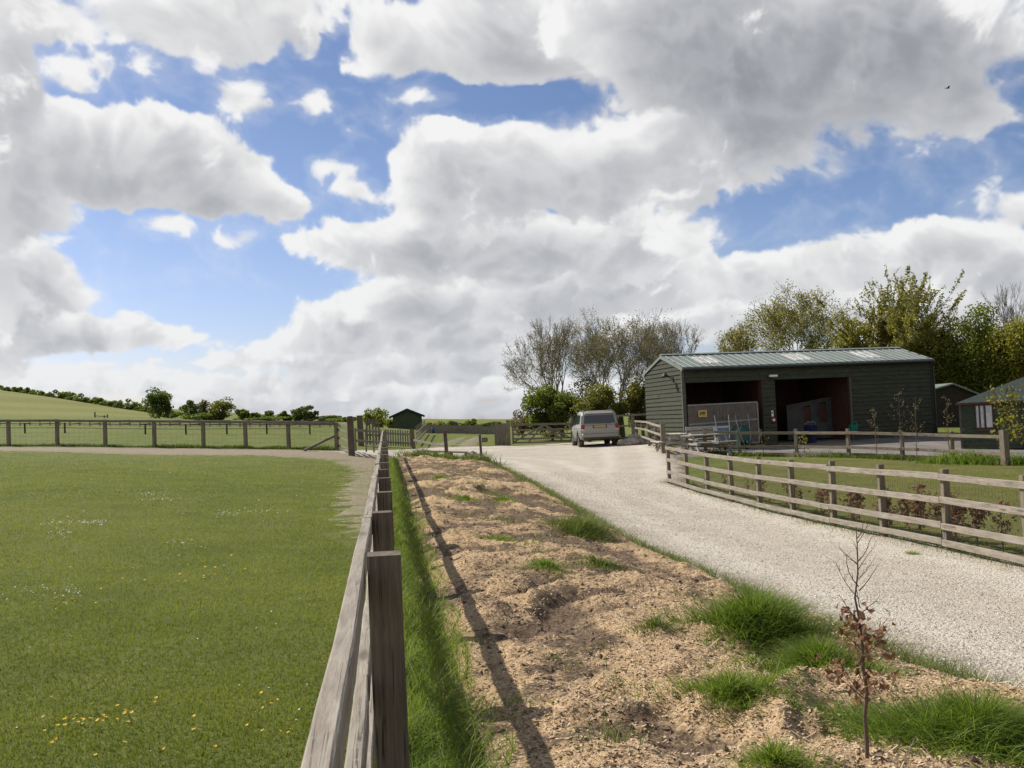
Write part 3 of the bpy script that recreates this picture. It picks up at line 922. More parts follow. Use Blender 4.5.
def pickets(name, label, A, B, n, h, cat='fence', w=.065, rails=(.62, .22), mats='board', gap_post=True):
    root = thing(name, label, cat, A)
    d = (B - A); d.z = 0; d.normalize(); nn = Vector((d.y, -d.x, 0))
    for k in range(n):
        c = A.lerp(B, (k + .5) / n)
        beam('picket', c + Vector((0, 0, .06)), c + Vector((rf.uniform(-.01, .01), 0, h + rf.uniform(-.03, .03))), w, .022, M[mats], root, up=nn, rnd=rf, nseg=1, warp=.001, bev=.003)
    for r_ in rails:
        beam('rail', A + nn * .04 + Vector((0, 0, r_)), B + nn * .04 + Vector((0, 0, r_)), .035, .08, M[mats], root, rnd=rf, nseg=2)
    return root
pickets('picket_gate', 'small brown picket gate behind the pale two bar gate', on(*P2(366, 448, 43)), on(*P2(381, 448, 43)), 5, 1.25, 'gate', .08, (1.05, .5), 'gate_wood')
pickets('picket_fence', 'low pale picket fence between the picket gate and a brown post', on(*P2(385, 449, 43)), on(*P2(412, 449.5, 43)), 11, .80)
pickets('picket_fence', 'far picket fence running back towards the dark green shed', on(*P2(416, 446, 45)), on(*P2(426, 438, 62)), 14, .95)

def single_post(label, p, h, w, mat='post', name='fence_post', lean=(0, 0)):
    r_ = thing(name, label, 'post', p)
    beam('post', p - Vector((0, 0, .3)), p + Vector((lean[0], lean[1], h)), w, w, M[mat], r_, rnd=rf, nseg=3)
    return r_
pA, pB, pC = on(*P2(414, 450, 42)), on(*P2(447.5, 458, 36)), on(*P2(482.5, 464, 34))
tf = thing('post_and_rail_fence', 'three leaning brown posts with one low rail at the far end of the soil bank', 'fence', pA)
for p, h, w in ((pA, .92, .17), (pB, 1.10, .13), (pC, 1.05, .085)):
    b = beam('post', p - Vector((0, 0, .3)), p + Vector((-.06, 0, h)), w, w, M['dark_post'], tf, rnd=rf, nseg=3)
MB().bar(pB + Vector((-.06, 0, 1.10)), pB + Vector((-.06, 0, 1.125)), .14, .14, up=(0, 1, 0)).build('cap', M['board'], tf)
beam('rail', pA + Vector((0, -.1, .42)), pB + Vector((0, .05, .50)), .05, .09, M['gate_wood'], tf, rnd=rf)
beam('rail', pB + Vector((.6, -.06, .12)), pC + Vector((-.05, -.05, .34)), .05, .09, M['gate_wood'], tf, rnd=rf)
wsg = thing('waymark_sign', 'small dark square waymark plate on the thin end post of the low rail', 'sign', pC + Vector((.1, 0, .85)))
MB().box(pC + Vector((.12, -.06, .86)), (.20, .02, .15)).build('plate', M['dark_post'], wsg)
MB().box(pC + Vector((.12, -.073, .86)), (.10, .004, .06)).build('marking', M['board'], wsg)

# plank stack and stone
ka, kb = on(*P2(417, 455.5, 36.6)), on(*P2(468, 457.5, 36.6))
ks = thing('plank_stack', 'low stack of long pale planks lying across dark bearers at the end of the bank', 'planks', ka)
d = (kb - ka); d.z = 0; d.normalize(); nn = Vector((-d.y, d.x, 0))
for k in range(4):
    c0 = ka + nn * (k * .16); c1 = kb + nn * (k * .16)
    beam('plank', c0 + Vector((0, 0, .25 + rf.uniform(-.01, .01))), c1 + Vector((0, 0, .27 + rf.uniform(-.01, .01))), .15, .05, M['rail'], ks, rnd=rf, nseg=3)
for t in (.04, .35, .65, .96):
    c = ka.lerp(kb, t)
    beam('bearer', c - nn * .05 + Vector((0, 0, .12)), c + nn * .6 + Vector((0, 0, .12)), .14, .20, M['dark_post'], ks, rnd=rf, nseg=1)
M['stone'] = plain('pale_stone', (.36, .32, .27), .9, 0, .25, 9, .2, .6)
def rock(name, label, p, s, mat, seed, cat='stone', parent=None):
    bm = bmesh.new(); bmesh.ops.create_icosphere(bm, subdivisions=3, radius=1)
    co = np.array([v.co[:] for v in bm.verts])
    n = fbm(co[:, 0] * 1.3 + seed * 7, co[:, 1] * 1.3 + co[:, 2] * 1.7, 4, seed=seed)
    for v, k in zip(bm.verts, n):
        v.co = Vector((v.co.x * s[0], v.co.y * s[1], v.co.z * s[2])) * (1 + .35 * k)
    me = bpy.data.meshes.new(name); bm.to_mesh(me); bm.free()
    o = link(name, me, mat, parent, loc=(p[0], p[1], p[2]))
    return tag(o, label, cat) if label else o
rs = on(*P2(472, 459, 35.6)); rock('stone_block', 'rough pale stone block at the end of the plank stack', rs + Vector((0, 0, .16)), (.22, .2, .24), M['stone'], 3)

# --- hurdle, field gate and the fence behind the car
ha, hb = on(*P2(495, 447, 49.5)), on(*P2(507, 447, 49.5))
hu = thing('board_hurdle', 'grey closed board panel left of the wide field gate', 'fence', ha)
for k in range(6):
    c = ha.lerp(hb, (k + .5) / 6)
    beam('board', c + Vector((0, 0, .02)), c + Vector((0, 0, 1.12 + .02 * (k % 2))), .108, .03, M['gate_wood'], hu, up=(0, 1, 0), rnd=rf, nseg=1, bev=.002)
for h in (.3, .95): beam('rail', ha + Vector((0, .04, h)), hb + Vector((0, .04, h)), .04, .09, M['gate_wood'], hu, rnd=rf, nseg=1)
gA, gB = on(*P2(509, 447, 49.5)), on(*P2(578, 446, 50.5))
single_post('tall grey post where the wide field gate hangs', gA, 1.35, .19, name='gate_post')
fg = thing('field_gate', 'wide five bar field gate with crossed braces closing the yard behind the car', 'gate', gA)
d = (gB - gA); d.z = 0; d.normalize()
a, b = gA + d * .2, gB - d * .05
for h in (.16, .36, .58, .82, 1.10):
    beam('bar', a + Vector((0, 0, h)), b + Vector((0, 0, h)), .035, .085 if h < 1 else .11, M['gate_wood'], fg, rnd=rf, nseg=2)
for t in (0.01, .99):
    c = a.lerp(b, t); beam('stile', c + Vector((0, -.05, .1)), c + Vector((0, -.05, 1.18)), .09, .06, M['gate_wood'], fg, rnd=rf, nseg=1)
for t0, t1 in ((.02, .5), (.98, .5), (.5, .78), (.5, .25)):
    beam('brace', a.lerp(b, t0) + Vector((0, -.045, .2 if t0 != .5 else 1.08)), a.lerp(b, t1) + Vector((0, -.045, 1.05 if t0 != .5 else .2)), .03, .08, M['gate_wood'], fg, rnd=rf, nseg=1)
single_post('slim dark gate post showing at the left shoulder of the car', on(*P2(573.5, 446, 50.2)), 1.5, .14, 'dark_post', 'gate_post')
bf = [P2(590, 445, 53), P2(612, 445, 52.6), P2(634, 445, 52.2), P2(656, 445, 51.8)]
fence_run('post_and_rail_fence', 'dark two rail fence behind the car against the trees', bf, (1.38, .80), top=1.45, side=1, post=(.17, .17), rail=(.05, .10), mats=('gate_wood', 'gate_wood'))

# --- far boards, stakes and wire in the fields
fa = [hit(x, y) for x, y in ((424, 433), (456, 433.4), (489, 434.2), (506, 434))]
bd = thing('board_fence', 'long low dark board fence beyond the grass and the wheel tracks', 'fence', fa[0])
for i in range(3):
    A, B = fa[i], fa[i + 1]
    k_ = A.y / 950.0
    V = MB()
    n = 14
    for j in range(n):
        c = A.lerp(B, (j + .5) / n); c.z = gz(c.x, c.y)
        V.box(c + Vector((0, 0, 4.0 * k_)), ((B - A).length / n * .92, .03, 8.0 * k_ + .04 * (j % 3)))
    V.build('board_panel', M['board'], bd)
for i in (1, 2):
    beam('post', fa[i] - Vector((0, .05, .3)), fa[i] + Vector((0, -.05, 11.5 * fa[i].y / 950)), .26, .2, M['dark_post'], bd, rnd=rf, nseg=1)
sk = [hit(x, y) for x, y in ((-15, 433), (25, 433.4), (65, 433.2), (105, 434), (145.5, 434.4), (186, 434.6), (227, 434.2), (267, 434.2), (310, 434.3))]
se = thing('electric_fence', 'row of thin black stakes carrying a tape across the middle of the paddock', 'fence', sk[0])
M['black'] = plain('black_plastic', (.02, .02, .02), .6)
for p in sk: beam('stake', p - Vector((0, 0, .2)), p + Vector((0, 0, 10.5 * p.y / 950)), .075, .075, M['black'], se, rnd=rf, nseg=1)
V = MB()
for a, b in zip(sk[:-1], sk[1:]):
    for h in (5.5, 9.5):
        V.bar(a + Vector((0, 0, h * a.y / 950)), b + Vector((0, 0, h * b.y / 950)), .02, .03)
V.build('tape', M['gate_wood'], se)
dk = [hit(x, 425.5 + x * .004 + .4 * math.sin(x)) for x in range(-20, 345, 10)]
pf = thing('paddock_fence', 'distant thin post and rail fence along the far edge of the field', 'fence', dk[0])
for p in dk: beam('post', p - Vector((0, 0, .2)), p + Vector((0, 0, 6.0 * p.y / 950)), .06, .06, M['post'], pf, rnd=rf, nseg=1)
V = MB()
for a, b in zip(dk[:-1], dk[1:]):
    for h in (2.0, 5.4):
        V.bar(a + Vector((0, 0, h * a.y / 950)), b + Vector((0, 0, h * b.y / 950)), .04, .08)
V.build('rail', M['gate_wood'], pf)
hh = [hit(95, 417.5), hit(107.5, 418)]
hu2 = thing('sheep_hurdle', 'small dark hurdle standing alone on the lower slope of the hill', 'fence', hh[0])
k_ = hh[0].y / 950
for p, h in ((hh[0], 5.5), (hh[1], 3.6), (hh[0].lerp(hh[1], .75), 2.6)):
    beam('post', p, p + Vector((0, 0, h * k_)), .16, .16, M['post'], hu2, rnd=rf, nseg=1)
beam('rail', hh[0] + Vector((0, 0, 1.6 * k_)), hh[1] + Vector((0, 0, 1.6 * k_)), .10, .10, M['post'], hu2, rnd=rf, nseg=1)
wp = hit(170, 418.5); k_ = wp.y / 950
M['metal_frame_far'] = plain('grey_leg', (.3, .3, .3), .6)
M['white'] = plain('white_paint', (.78, .78, .76), .5)
wb = thing('water_tank', 'tiny white round tank on legs in front of the dark hill trees', 'tank', wp)
MB().lathe([(.02, 9.0 * k_), (1.0 * k_, 9.4 * k_), (1.6 * k_, 10.6 * k_), (1.0 * k_, 11.8 * k_), (.02, 12.2 * k_)], 12, wp).build('tank', M['white'], wb, smooth=True)
MB().tube([wp, wp + Vector((0, 0, 9.2 * k_))], .12, 6).build('leg', M['metal_frame_far'], wb)
# ------------------------------------------------------------------ barn
rb = random.Random(11)
M['barn_board'] = wood('stained_green_boards', (.062, .066, .042), (.094, .098, .066), (.030, .031, .021), streak=9, bmp=.25)
M['barn_dark'] = wood('dark_brown_boards', (.13, .058, .042), (.18, .082, .060), (.06, .028, .021), streak=9, axis='Z')
M['shed_board'] = wood('dark_shed_boards', (.040, .030, .023), (.058, .044, .034), (.018, .014, .011), streak=9, axis='Z')
M['trim'] = wood('grey_trim', (.13, .12, .10), (.19, .18, .155), (.06, .055, .045))
M['door_board'] = wood('brown_grey_door_boards', (.19, .155, .125), (.26, .22, .18), (.085, .068, .055), axis='Z', streak=10)
M['metal_frame'] = plain('galvanised_steel', (.42, .43, .43), .45, .6)
M['dull_steel'] = plain('dull_steel', (.26, .26, .25), .55, .4)
def sheet_mat(name, col, rough=.6):
    m, T, b, o = new_mat(name)
    p = pos_obj(T)
    n = T.noise(T.map(p, (3.0, .35, .35)), 2.0, 5, .6)
    n2 = T.noise(p, 9.0, 4, .6)
    c = T.ramp(n, [(.3, tuple(x * .72 for x in col)), (.6, col), (.8, tuple(x * 1.18 for x in col))])
    c = T.mix(T.rng(n2, .55, .8, 0, .4), c, tuple(x * .6 for x in col))
    T.put(b.inputs['Base Color'], c); b.inputs['Roughness'].default_value = rough
    b.inputs['Specular IOR Level'].default_value = .3
    return m
M['roof'] = sheet_mat('green_steel_sheet', (.19, .218, .190))
M['rooflight'] = plain('weathered_rooflight', (.43, .42, .38), .6, 0, .35, 5)
M['gutter'] = plain('black_gutter', (.025, .027, .025), .4)
M['felt'] = plain('green_roof_felt', (.045, .056, .048), .9, 0, .3, 14, .15, .4)
M['glass'] = plain('window_glass', (.06, .075, .085), .08, 0, .1, 3, .8)
M['red'] = plain('red_paint', (.26, .03, .028), .5)
M['green_plastic'] = plain('green_plastic', (.012, .19, .11), .45)
M['dark_green'] = plain('dark_green_plastic', (.012, .075, .050), .45)
M['blue_grey'] = plain('blue_grey_steel', (.13, .165, .185), .5, .2)

BL = at(682, 368, 40.0)
lo, hi_ = 36.0, 48.0
for _ in range(50):
    mid = (lo + hi_) / 2
    if at(930, 359.5, mid)[2] > BL[2]: hi_ = mid
    else: lo = mid
BR = at(930, 359.5, lo)
ang = math.atan2(BR[1] - BL[1], BR[0] - BL[0])
BLEN = float(np.hypot(BR[1] - BL[1], BR[0] - BL[0]))
bz = -.13
EH = float(BL[2]) - bz                                  # eaves
# depth so that the far eaves corner shows at column 645
bd_ = 7.0
for D_ in np.arange(4.5, 11, .1):
    p = BL + D_ * np.array([-math.sin(ang), math.cos(ang), 0])
    r = p - CAM
    if 512 + F_PX * (r @ _R) / (r @ _F) <= 645: bd_ = D_; break
RISE = bd_ / 2 * math.tan(R(15.5))
BM = Matrix.Translation((BL[0], BL[1], bz)) @ Matrix.Rotation(ang, 4, 'Z')
BI = BM.inverted()
print('barn', BL, BR, math.degrees(ang), BLEN, bd_, EH, RISE)
def bx_(px, py=430):
    """distance along the barn front at an image column"""
    r = ray(px, py); o = BI @ Vector(CAM); d = BI.to_3x3() @ Vector(r)
    t = -o.y / d.y
    q = o + d * t
    return q.x, q.z
barn = thing('barn', 'long dark green weatherboarded barn with two open bays and a pale green ribbed roof', 'barn', BM.translation, ang)
def bb(mb, name, mat, parent=barn, **k): return mb.build(name, mat, parent, M=BM, **k)

def clap(mb, x0, x1, z0, z1, pitch=.19, face='front', clipf=None, jig=True):
    """lapped boards on a wall lying along x at y = 0 (face front), wedge shaped"""
    z = z0
    while z < z1 - .01:
        zt = min(z + pitch, z1)
        a, b = x0, x1
        if clipf:
            a, b = clipf((z + zt) / 2, x0, x1)
        xs = [a]
        while xs[-1] < b - 2.4 - .6: xs.append(xs[-1] + rb.uniform(1.8, 2.6))
        xs.append(b)
        for u, v in zip(xs[:-1], xs[1:]):
            j = rb.uniform(-.004, .004); th = .042 + rb.uniform(-.006, .012)
            P = [(u + .002, -th, z + j), (v - .002, -th, z + j), (v - .002, 0, z + j), (u + .002, 0, z + j),
                 (u + .002, -.008, zt + .015), (v - .002, -.008, zt + .015), (v - .002, 0, zt + .015), (u + .002, 0, zt + .015)]
            if face == 'left':  P = [(p[1], bd_ - p[0], p[2]) for p in P]
            if face == 'right': P = [(BLEN - p[1], p[0], p[2]) for p in P]
            mb.hexa(P)
        z = zt

oL0, oL1 = bx_(687)[0], bx_(763.5)[0]
oR0, oR1 = bx_(777)[0], bx_(851.5)[0]
OH = bx_(720, 381.5)[1]                                  # head of the openings
OH2 = bx_(812, 378.5)[1]
OH = (OH + OH2) / 2
# carcass
w = MB()
w.box((oL0 / 2, .06, EH / 2), (oL0 + .0, .12, EH))
w.box(((oR1 + BLEN) / 2, .06, EH / 2), (BLEN - oR1, .12, EH))
w.box(((oL0 + oR1) / 2, .06, (OH + EH) / 2), (oR1 - oL0, .116, EH - OH))
bb(w, 'front_wall', M['barn_dark'])
w = MB()
for s, yy in ((0, bd_ - .06), ):
    w.box((BLEN / 2, yy, EH / 2), (BLEN - .02, .12, EH))
bb(w, 'back_wall', M['barn_dark'])
for nm, xx in (('gable_wall', .06), ('gable_wall', BLEN - .06)):
    w = MB()
    P = [(xx - .055, .13, 0), (xx - .055, bd_ - .13, 0), (xx - .055, bd_ - .13, EH), (xx - .055, bd_ / 2, EH + RISE - .08), (xx - .055, .13, EH)]
    w.prism(P, (xx, 0, 0), (xx + .11, 0, 0))
    bb(w, nm, M['barn_dark'])
def gclip(z, x0, x1):
    if z < EH: return x0, x1
    k = (z - EH) / RISE * bd_ / 2
    return x0 + k, x1 - k
w = MB(); clap(w, 0, bd_, 0.02, EH + RISE - .06, .185, 'left', gclip); bb(w, 'gable_boards', M['barn_board'])
w = MB(); clap(w, 0, bd_, 0.02, EH + RISE - .06, .185, 'right', gclip); bb(w, 'gable_boards', M['barn_board'])
w = MB(); clap(w, oR1 + .07, BLEN, .02, EH - .02, .185); bb(w, 'front_boards', M['barn_board'])
w = MB(); clap(w, .02, oL0 - .06, .02, OH, .185); clap(w, .02, oR1 + .07, OH, EH - .02, .21); bb(w, 'lintel_boards', M['barn_board'])
# middle pier
w = MB(); w.box(((oL1 + oR0) / 2, .16, OH / 2), (oR0 - oL1, .32, OH)); pier = bb(w, 'pillar', M['barn_dark'])
w = MB(); clap(w, oL1, oR0, .02, OH, .185); bb(w, 'pillar_boards', M['barn_board'], pier)
# jambs and corner boards
for x, ww in ((oL0 - .03, .07), (oR1 + .035, .075)):
    w = MB(); w.box((x, -.028, OH / 2), (ww, .06, OH)); bb(w, 'jamb', M['trim'])
for x in (-.02, BLEN + .02):
    w = MB(); w.box((x, -.02, EH / 2), (.10, .10, EH)); bb(w, 'corner_board', M['trim'] if x < 0 else M['barn_board'])
# inner floor, inner partition between the bays
w = MB(); w.box((BLEN / 2, bd_ / 2, .01), (BLEN - .26, bd_ - .26, .06)); bb(w, 'barn_floor', M['earth'])
w = MB(); w.box(((oL1 + oR0) / 2, bd_ / 2 + .1, EH / 2), (.10, bd_ - .5, EH)); bb(w, 'bay_partition', M['barn_dark'])
w = MB(); w.box((oR1 + .15, bd_ / 2 + .1, EH / 2), (.10, bd_ - .5, EH)); bb(w, 'bay_partition', M['barn_dark'])
# ribbed roof
OV, OG = .20, .06
SL = math.atan2(RISE, bd_ / 2)
def roof_sheet(side, x0, x1, s0, s1, dz, th=.03):
    """x0..x1 along the ridge, s0..s1 down from the ridge along the slope"""
    xs = []
    x = x0
    while x < x1:
        for dx, h in ((0, 0), (.14, 0), (.158, .020), (.182, .020), (.20, 0)):
            if x + dx <= x1: xs.append((x + dx, h))
        x += .333
    xs.append((x1, 0))
    V, Fc = [], []
    for s in (s0, s1):
        for X, h in xs:
            y = bd_ / 2 + side * s * math.cos(SL)
            z = EH + RISE - s * math.sin(SL) + h + dz
            V.append((X, y, z))
    n = len(xs)
    for i in range(n - 1): Fc.append((i, i + 1, n + i + 1, n + i))
    b0 = len(V)
    V += [(p[0], p[1], p[2] - th) for p in V]
    for i in range(n - 1): Fc.append((b0 + i, b0 + n + i, b0 + n + i + 1, b0 + i + 1))
    for i in range(n - 1):
        Fc.append((n + i, n + i + 1, b0 + n + i + 1, b0 + n + i)); Fc.append((i + 1, i, b0 + i, b0 + i + 1))
    Fc += [(0, n, b0 + n, b0), (n - 1, b0 + n - 1, b0 + 2 * n - 1, 2 * n - 1)]
    return V, Fc
slen = bd_ / 2 / math.cos(SL) + OV
rf_ = MB()
for sd in (-1, 1):
    rf_.add(*roof_sheet(sd, -OG, BLEN + OG, .0, slen, .05))
roof = bb(rf_, 'roof', M['roof'])
for pxa, pxb in ((688, 714), (785, 815), (861, 891)):
    y_ = 357
    # centre of the slope
    def rx(px):
        o = BI @ Vector(CAM); d = BI.to_3x3() @ Vector(ray(px, y_)); n = Vector((0, -math.sin(SL), math.cos(SL)))
        t = (Vector((0, 0, EH + .05)) - o).dot(n) / d.dot(n)
        return (o + d * t)
    xa, xb = rx(pxa).x, rx(pxb).x
    w = MB(); w.add(*roof_sheet(-1, xa, xa + 1.05, slen * .22, slen * .72, .056, .004)); bb(w, 'rooflight', M['rooflight'], roof)
w = MB(); w.prism([(-OG - .01, bd_ / 2 - .18, EH + RISE + .05), (-OG - .01, bd_ / 2, EH + RISE + .115), (-OG - .01, bd_ / 2 + .18, EH + RISE + .05)], (0, 0, 0), (BLEN + 2 * OG + .02, 0, 0)); bb(w, 'ridge_cap', M['roof'], roof)
for xg in (-OG - .012, BLEN + OG + .012):
    for sd in (-1, 1):
        w = MB(); w.bar((xg, bd_ / 2, EH + RISE - .03), (xg, bd_ / 2 + sd * slen * math.cos(SL), EH + RISE - slen * math.sin(SL) - .03), .03, .12); bb(w, 'bargeboard', M['roof'] if xg < 0 else M['barn_board'])
yG = bd_ / 2 - slen * math.cos(SL) - .05; zG = EH + RISE - slen * math.sin(SL) - .03
w = MB(); w.tube([(-OG, yG, zG), (BLEN + OG, yG, zG)], .055, 8); bb(w, 'gutter', M['gutter'])
w = MB(); w.box((BLEN / 2, -.10, EH - .03), (BLEN + .1, .12, .12)); bb(w, 'fascia', M['barn_board'])
w = MB(); w.tube([(BLEN + .06, yG, zG), (BLEN + .06, -.10, zG - .22), (BLEN + .06, -.10, .05)], .04, 8); bb(w, 'downpipe', M['gutter'])

# door leaf across the lower left bay: boards in a pale steel frame
dx0, dx1 = bx_(688)[0], bx_(757.5)[0]
dz1a, dz1b = bx_(688, 405.5)[1], bx_(757, 402)[1]
dmid = bx_(740, 410.5)[1] + .0
w = MB()
n = 22
for k in range(n):
    a = dx0 + (dx1 - dx0) * k / n; b = dx0 + (dx1 - dx0) * (k + 1) / n
    zt = dz1a + (dz1b - dz1a) * (k + .5) / n - .03
    w.box(((a + b) / 2, -.075 + .004 * (k % 2), (.12 + zt) / 2), ((b - a) - .006, .03, zt - .12))
door = bb(w, 'door', M['door_board'])
w = MB()
w.bar((dx0, -.105, dz1a), (dx1, -.105, dz1b), .03, .06); w.box((dx1, -.105, (dz1b + .1) / 2), (.06, .028, dz1b - .14))
zm = bx_(735, 421.5)[1]; w.bar((dx0, -.107, zm - .04), (dx1, -.107, zm + .06), .026, .07); w.bar((dx0, -.105, .14), (dx1, -.105, .14), .03, .06)
bb(w, 'door_frame', M['dull_steel'], door)

def hang(px, py, off=-.09):
    x, z = bx_(px, py)
    return BM @ Vector((x, off, z))
M['yellow'] = plain('yellow_sign_paint', (.62, .36, .03), .5)
M['pale_sign'] = plain('faded_sign_edge', (.60, .48, .26), .5)
c = hang(701.5, 413.5, -.115)
sg = thing('warning_sign', 'yellow sign with a dark picture on the brown stable door', 'sign', c, ang)
def local_box(c, dx, dy, dz, sx, sy, sz, name, mat, parent, **k):
    Mx = Matrix.Translation(c) @ Matrix.Rotation(ang, 4, 'Z')
    return MB().box((dx, dy, dz), (sx, sy, sz)).build(name, mat, parent, M=Mx, **k)
local_box(c, 0, 0, 0, .38, .012, .29, 'board', M['yellow'], sg)
w = MB()
for dx, dz, sx, sz in ((0, .135, .38, .02), (0, -.135, .38, .02), (-.18, 0, .02, .25), (.18, 0, .02, .25)): w.box((dx, -.010, dz), (sx, .008, sz))
w.build('border', M['pale_sign'], sg, M=Matrix.Translation(c) @ Matrix.Rotation(ang, 4, 'Z'))
w = MB()
w.box((-.09, -.009, -.01), (.045, .006, .12)); w.box((.03, -.009, .02), (.15, .006, .07)); w.box((.05, -.009, -.06), (.10, .006, .025))
w.build('picture', M['gutter'], sg, M=Matrix.Translation(c) @ Matrix.Rotation(ang, 4, 'Z'))
# floodlight over the pier and lamp on the gable
c = hang(771.5, 377, -.10)
fl = thing('floodlight', 'white floodlight under the eaves over the middle pillar of the barn', 'floodlight', c, ang)
local_box(c, 0, -.06, .04, .36, .16, .10, 'housing', M['white'], fl, bevel=.02)
local_box(c, -.02, -.08, -.035, .24, .12, .05, 'lamp_glass', M['gutter'], fl)
local_box(c, 0, .03, .0, .10, .06, .08, 'bracket', M['metal_frame'], fl)
o_ = BI @ Vector(CAM); d = BI.to_3x3() @ Vector(ray(672.5, 377)); t = (-.05 - o_.x) / d.x; q = BM @ (o_ + d * t)
gl = thing('wall_lamp', 'black bracket lamp on the sunlit gable of the barn', 'lamp', q, ang)
Mx = Matrix.Translation(q) @ Matrix.Rotation(ang, 4, 'Z')
MB().tube([(0, 0, -.1), (-.18, 0, .02), (-.34, -.05, .10)], .022, 8).build('arm', M['black'], gl, M=Mx)
MB().lathe([(.03, .16), (.06, .13), (.15, .02), (.155, -.02), (.02, -.02)], 14, (-.36, -.05, .03)).build('lamp_shade', M['black'], gl, M=Mx, smooth=True)
MB().box((0, 0, -.1), (.03, .14, .2)).build('wall_plate', M['black'], gl, M=Mx)
# white notice and red fire bell on the pier
c = hang(772, 413.5, -.045)
nt_ = thing('notice', 'narrow white notice on the middle pillar above the red bell', 'notice', c, ang)
local_box(c, 0, 0, 0, .09, .012, .26, 'plate', M['white'], nt_)
local_box(c, 0, -.008, .03, .05, .004, .07, 'marking', M['blue_grey'], nt_)
c = hang(772.6, 420, -.05)
fb = thing('fire_bell', 'round red fire bell with a white centre on the middle barn pillar', 'fire bell', c, ang)
Mx = Matrix.Translation(c) @ Matrix.Rotation(ang, 4, 'Z')
MB().lathe([(.13, .0), (.13, -.02), (.11, -.05), (.05, -.075)], 18, axis='Y').build('gong', M['red'], fb, M=Mx, smooth=True)
MB().lathe([(.058, -.07), (.058, -.085), (.03, -.09)], 14, axis='Y').build('centre', M['white'], fb, M=Mx)
# green feed bin hanging on the right jamb
c = hang(851, 427, -.16)
gb_ = thing('feed_tub', 'bright green plastic feed tub hung on the wall by the right bay', 'tub', c, ang)
Mx = Matrix.Translation(c) @ Matrix.Rotation(ang, 4, 'Z')
MB().add(*(lambda P: (P, [(3, 2, 1, 0), (4, 5, 6, 7), (0, 1, 5, 4), (1, 2, 6, 5), (2, 3, 7, 6), (3, 0, 4, 7)]))([(-.14, -.12, -.22), (.14, -.12, -.22), (.14, .10, -.22), (-.14, .10, -.22), (-.18, -.16, .10), (.18, -.16, .10), (.18, .10, .10), (-.18, .10, .10)])).build('tub', M['green_plastic'], gb_, M=Mx, bevel=.02)
MB().tube([(-.15, -.1, .10), (-.10, -.1, .20), (.10, -.1, .20), (.15, -.1, .10)], .03, 8).build('handle', M['green_plastic'], gb_, M=Mx)
# pale stable partition standing in the right bay
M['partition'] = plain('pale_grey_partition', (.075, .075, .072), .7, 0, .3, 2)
sx0, sx1 = bx_(796)[0] + .50, oR1 + .085
PD = 1.7
sp = thing('stable_partition', 'pale grey stable front with two dark window slots inside the right bay', 'partition', BM @ Vector(((sx0 + sx1) / 2, PD, 0)), ang)
zt0, zt1 = 1.60, 1.92
w = MB()
cut = [sx0, sx0 + (sx1 - sx0) * .36, sx0 + (sx1 - sx0) * .52, sx0 + (sx1 - sx0) * .72, sx0 + (sx1 - sx0) * .88, sx1]
zf = lambda x: zt0 + (zt1 - zt0) * (x - sx0) / (sx1 - sx0)
for k, (a, b) in enumerate(zip(cut[:-1], cut[1:])):
    if k in (1, 3):
        w.hexa([(a, PD, .1), (b, PD, .1), (b, PD + .05, .1), (a, PD + .05, .1), (a, PD, .85), (b, PD, .85), (b, PD + .05, .85), (a, PD + .05, .85)])
        w.hexa([(a, PD, zf(a) - .14), (b, PD, zf(b) - .14), (b, PD + .05, zf(b) - .14), (a, PD + .05, zf(a) - .14), (a, PD, zf(a)), (b, PD, zf(b)), (b, PD + .05, zf(b)), (a, PD + .05, zf(a))])
    else:
        w.hexa([(a, PD, .1), (b, PD, .1), (b, PD + .05, .1), (a, PD + .05, .1), (a, PD, zf(a)), (b, PD, zf(b)), (b, PD + .05, zf(b)), (a, PD + .05, zf(a))])
w.build('panel', M['partition'], sp, M=BM)
for k in (1, 3):
    a, b = cut[k], cut[k + 1]
    w = MB(); w.box(((a + b) / 2, PD + .06, (.85 + zf(a) - .14) / 2), (b - a - .01, .02, zf(a) - .99 - .02)); w.build('window_slot', M['barn_dark'], sp, M=BM)
MB().bar((sx0, PD + .025, zt0 + .03), (sx1, PD + .025, zt1 + .03), .06, .05).build('top_rail', M['trim'], sp, M=BM)

# ------------------------------------------------------------------ yard furniture
def wheelbarrow(name, label, px, py, d, tub_mat, rz, cat='wheelbarrow'):
    """a barrow stood on its nose: tub facing the yard, handles up"""
    p = on(*P2(px, py, d))
    r_ = thing(name, label, cat, p, rz)
    Mx = Matrix.Translation(p) @ Matrix.Rotation(rz, 4, 'Z') @ Matrix.Rotation(R(-12), 4, 'X')
    P = [(-.24, -.22, .30), (.24, -.22, .30), (.24, -.10, .92), (-.24, -.10, .92)]
    Q = [(-.34, .04, .20), (.34, .04, .20), (.34, .06, 1.02), (-.34, .06, 1.02)]
    MB().add(P + Q, [(0, 1, 2, 3), (0, 4, 5, 1), (1, 5, 6, 2), (2, 6, 7, 3), (3, 7, 4, 0)]).build('tub', tub_mat, r_, M=Mx)
    for s in (-1, 1):
        MB().tube([(s * .10, -.26, .12), (s * .22, -.27, .55), (s * .27, -.22, 1.0), (s * .29, -.18, 1.42)], .018, 8).build('handle', M['dull_steel'], r_, M=Mx)
        MB().tube([(s * .24, -.24, .75), (s * .27, -.52, .86)], .016, 6).build('leg', M['dull_steel'], r_, M=Mx)
    wh = MB().lathe([(.17, -.035), (.19, -.02), (.19, .02), (.17, .035), (.08, .03), (.08, -.03)], 18, (0, -.22, .17), axis='X').build('wheel', M['black'], r_, M=Mx, smooth=True)
    return r_
wheelbarrow('wheelbarrow', 'green wheelbarrow tipped up on its nose against the stable door', 744.5, 447.5, 38.6, M['dark_green'], ang + R(4))
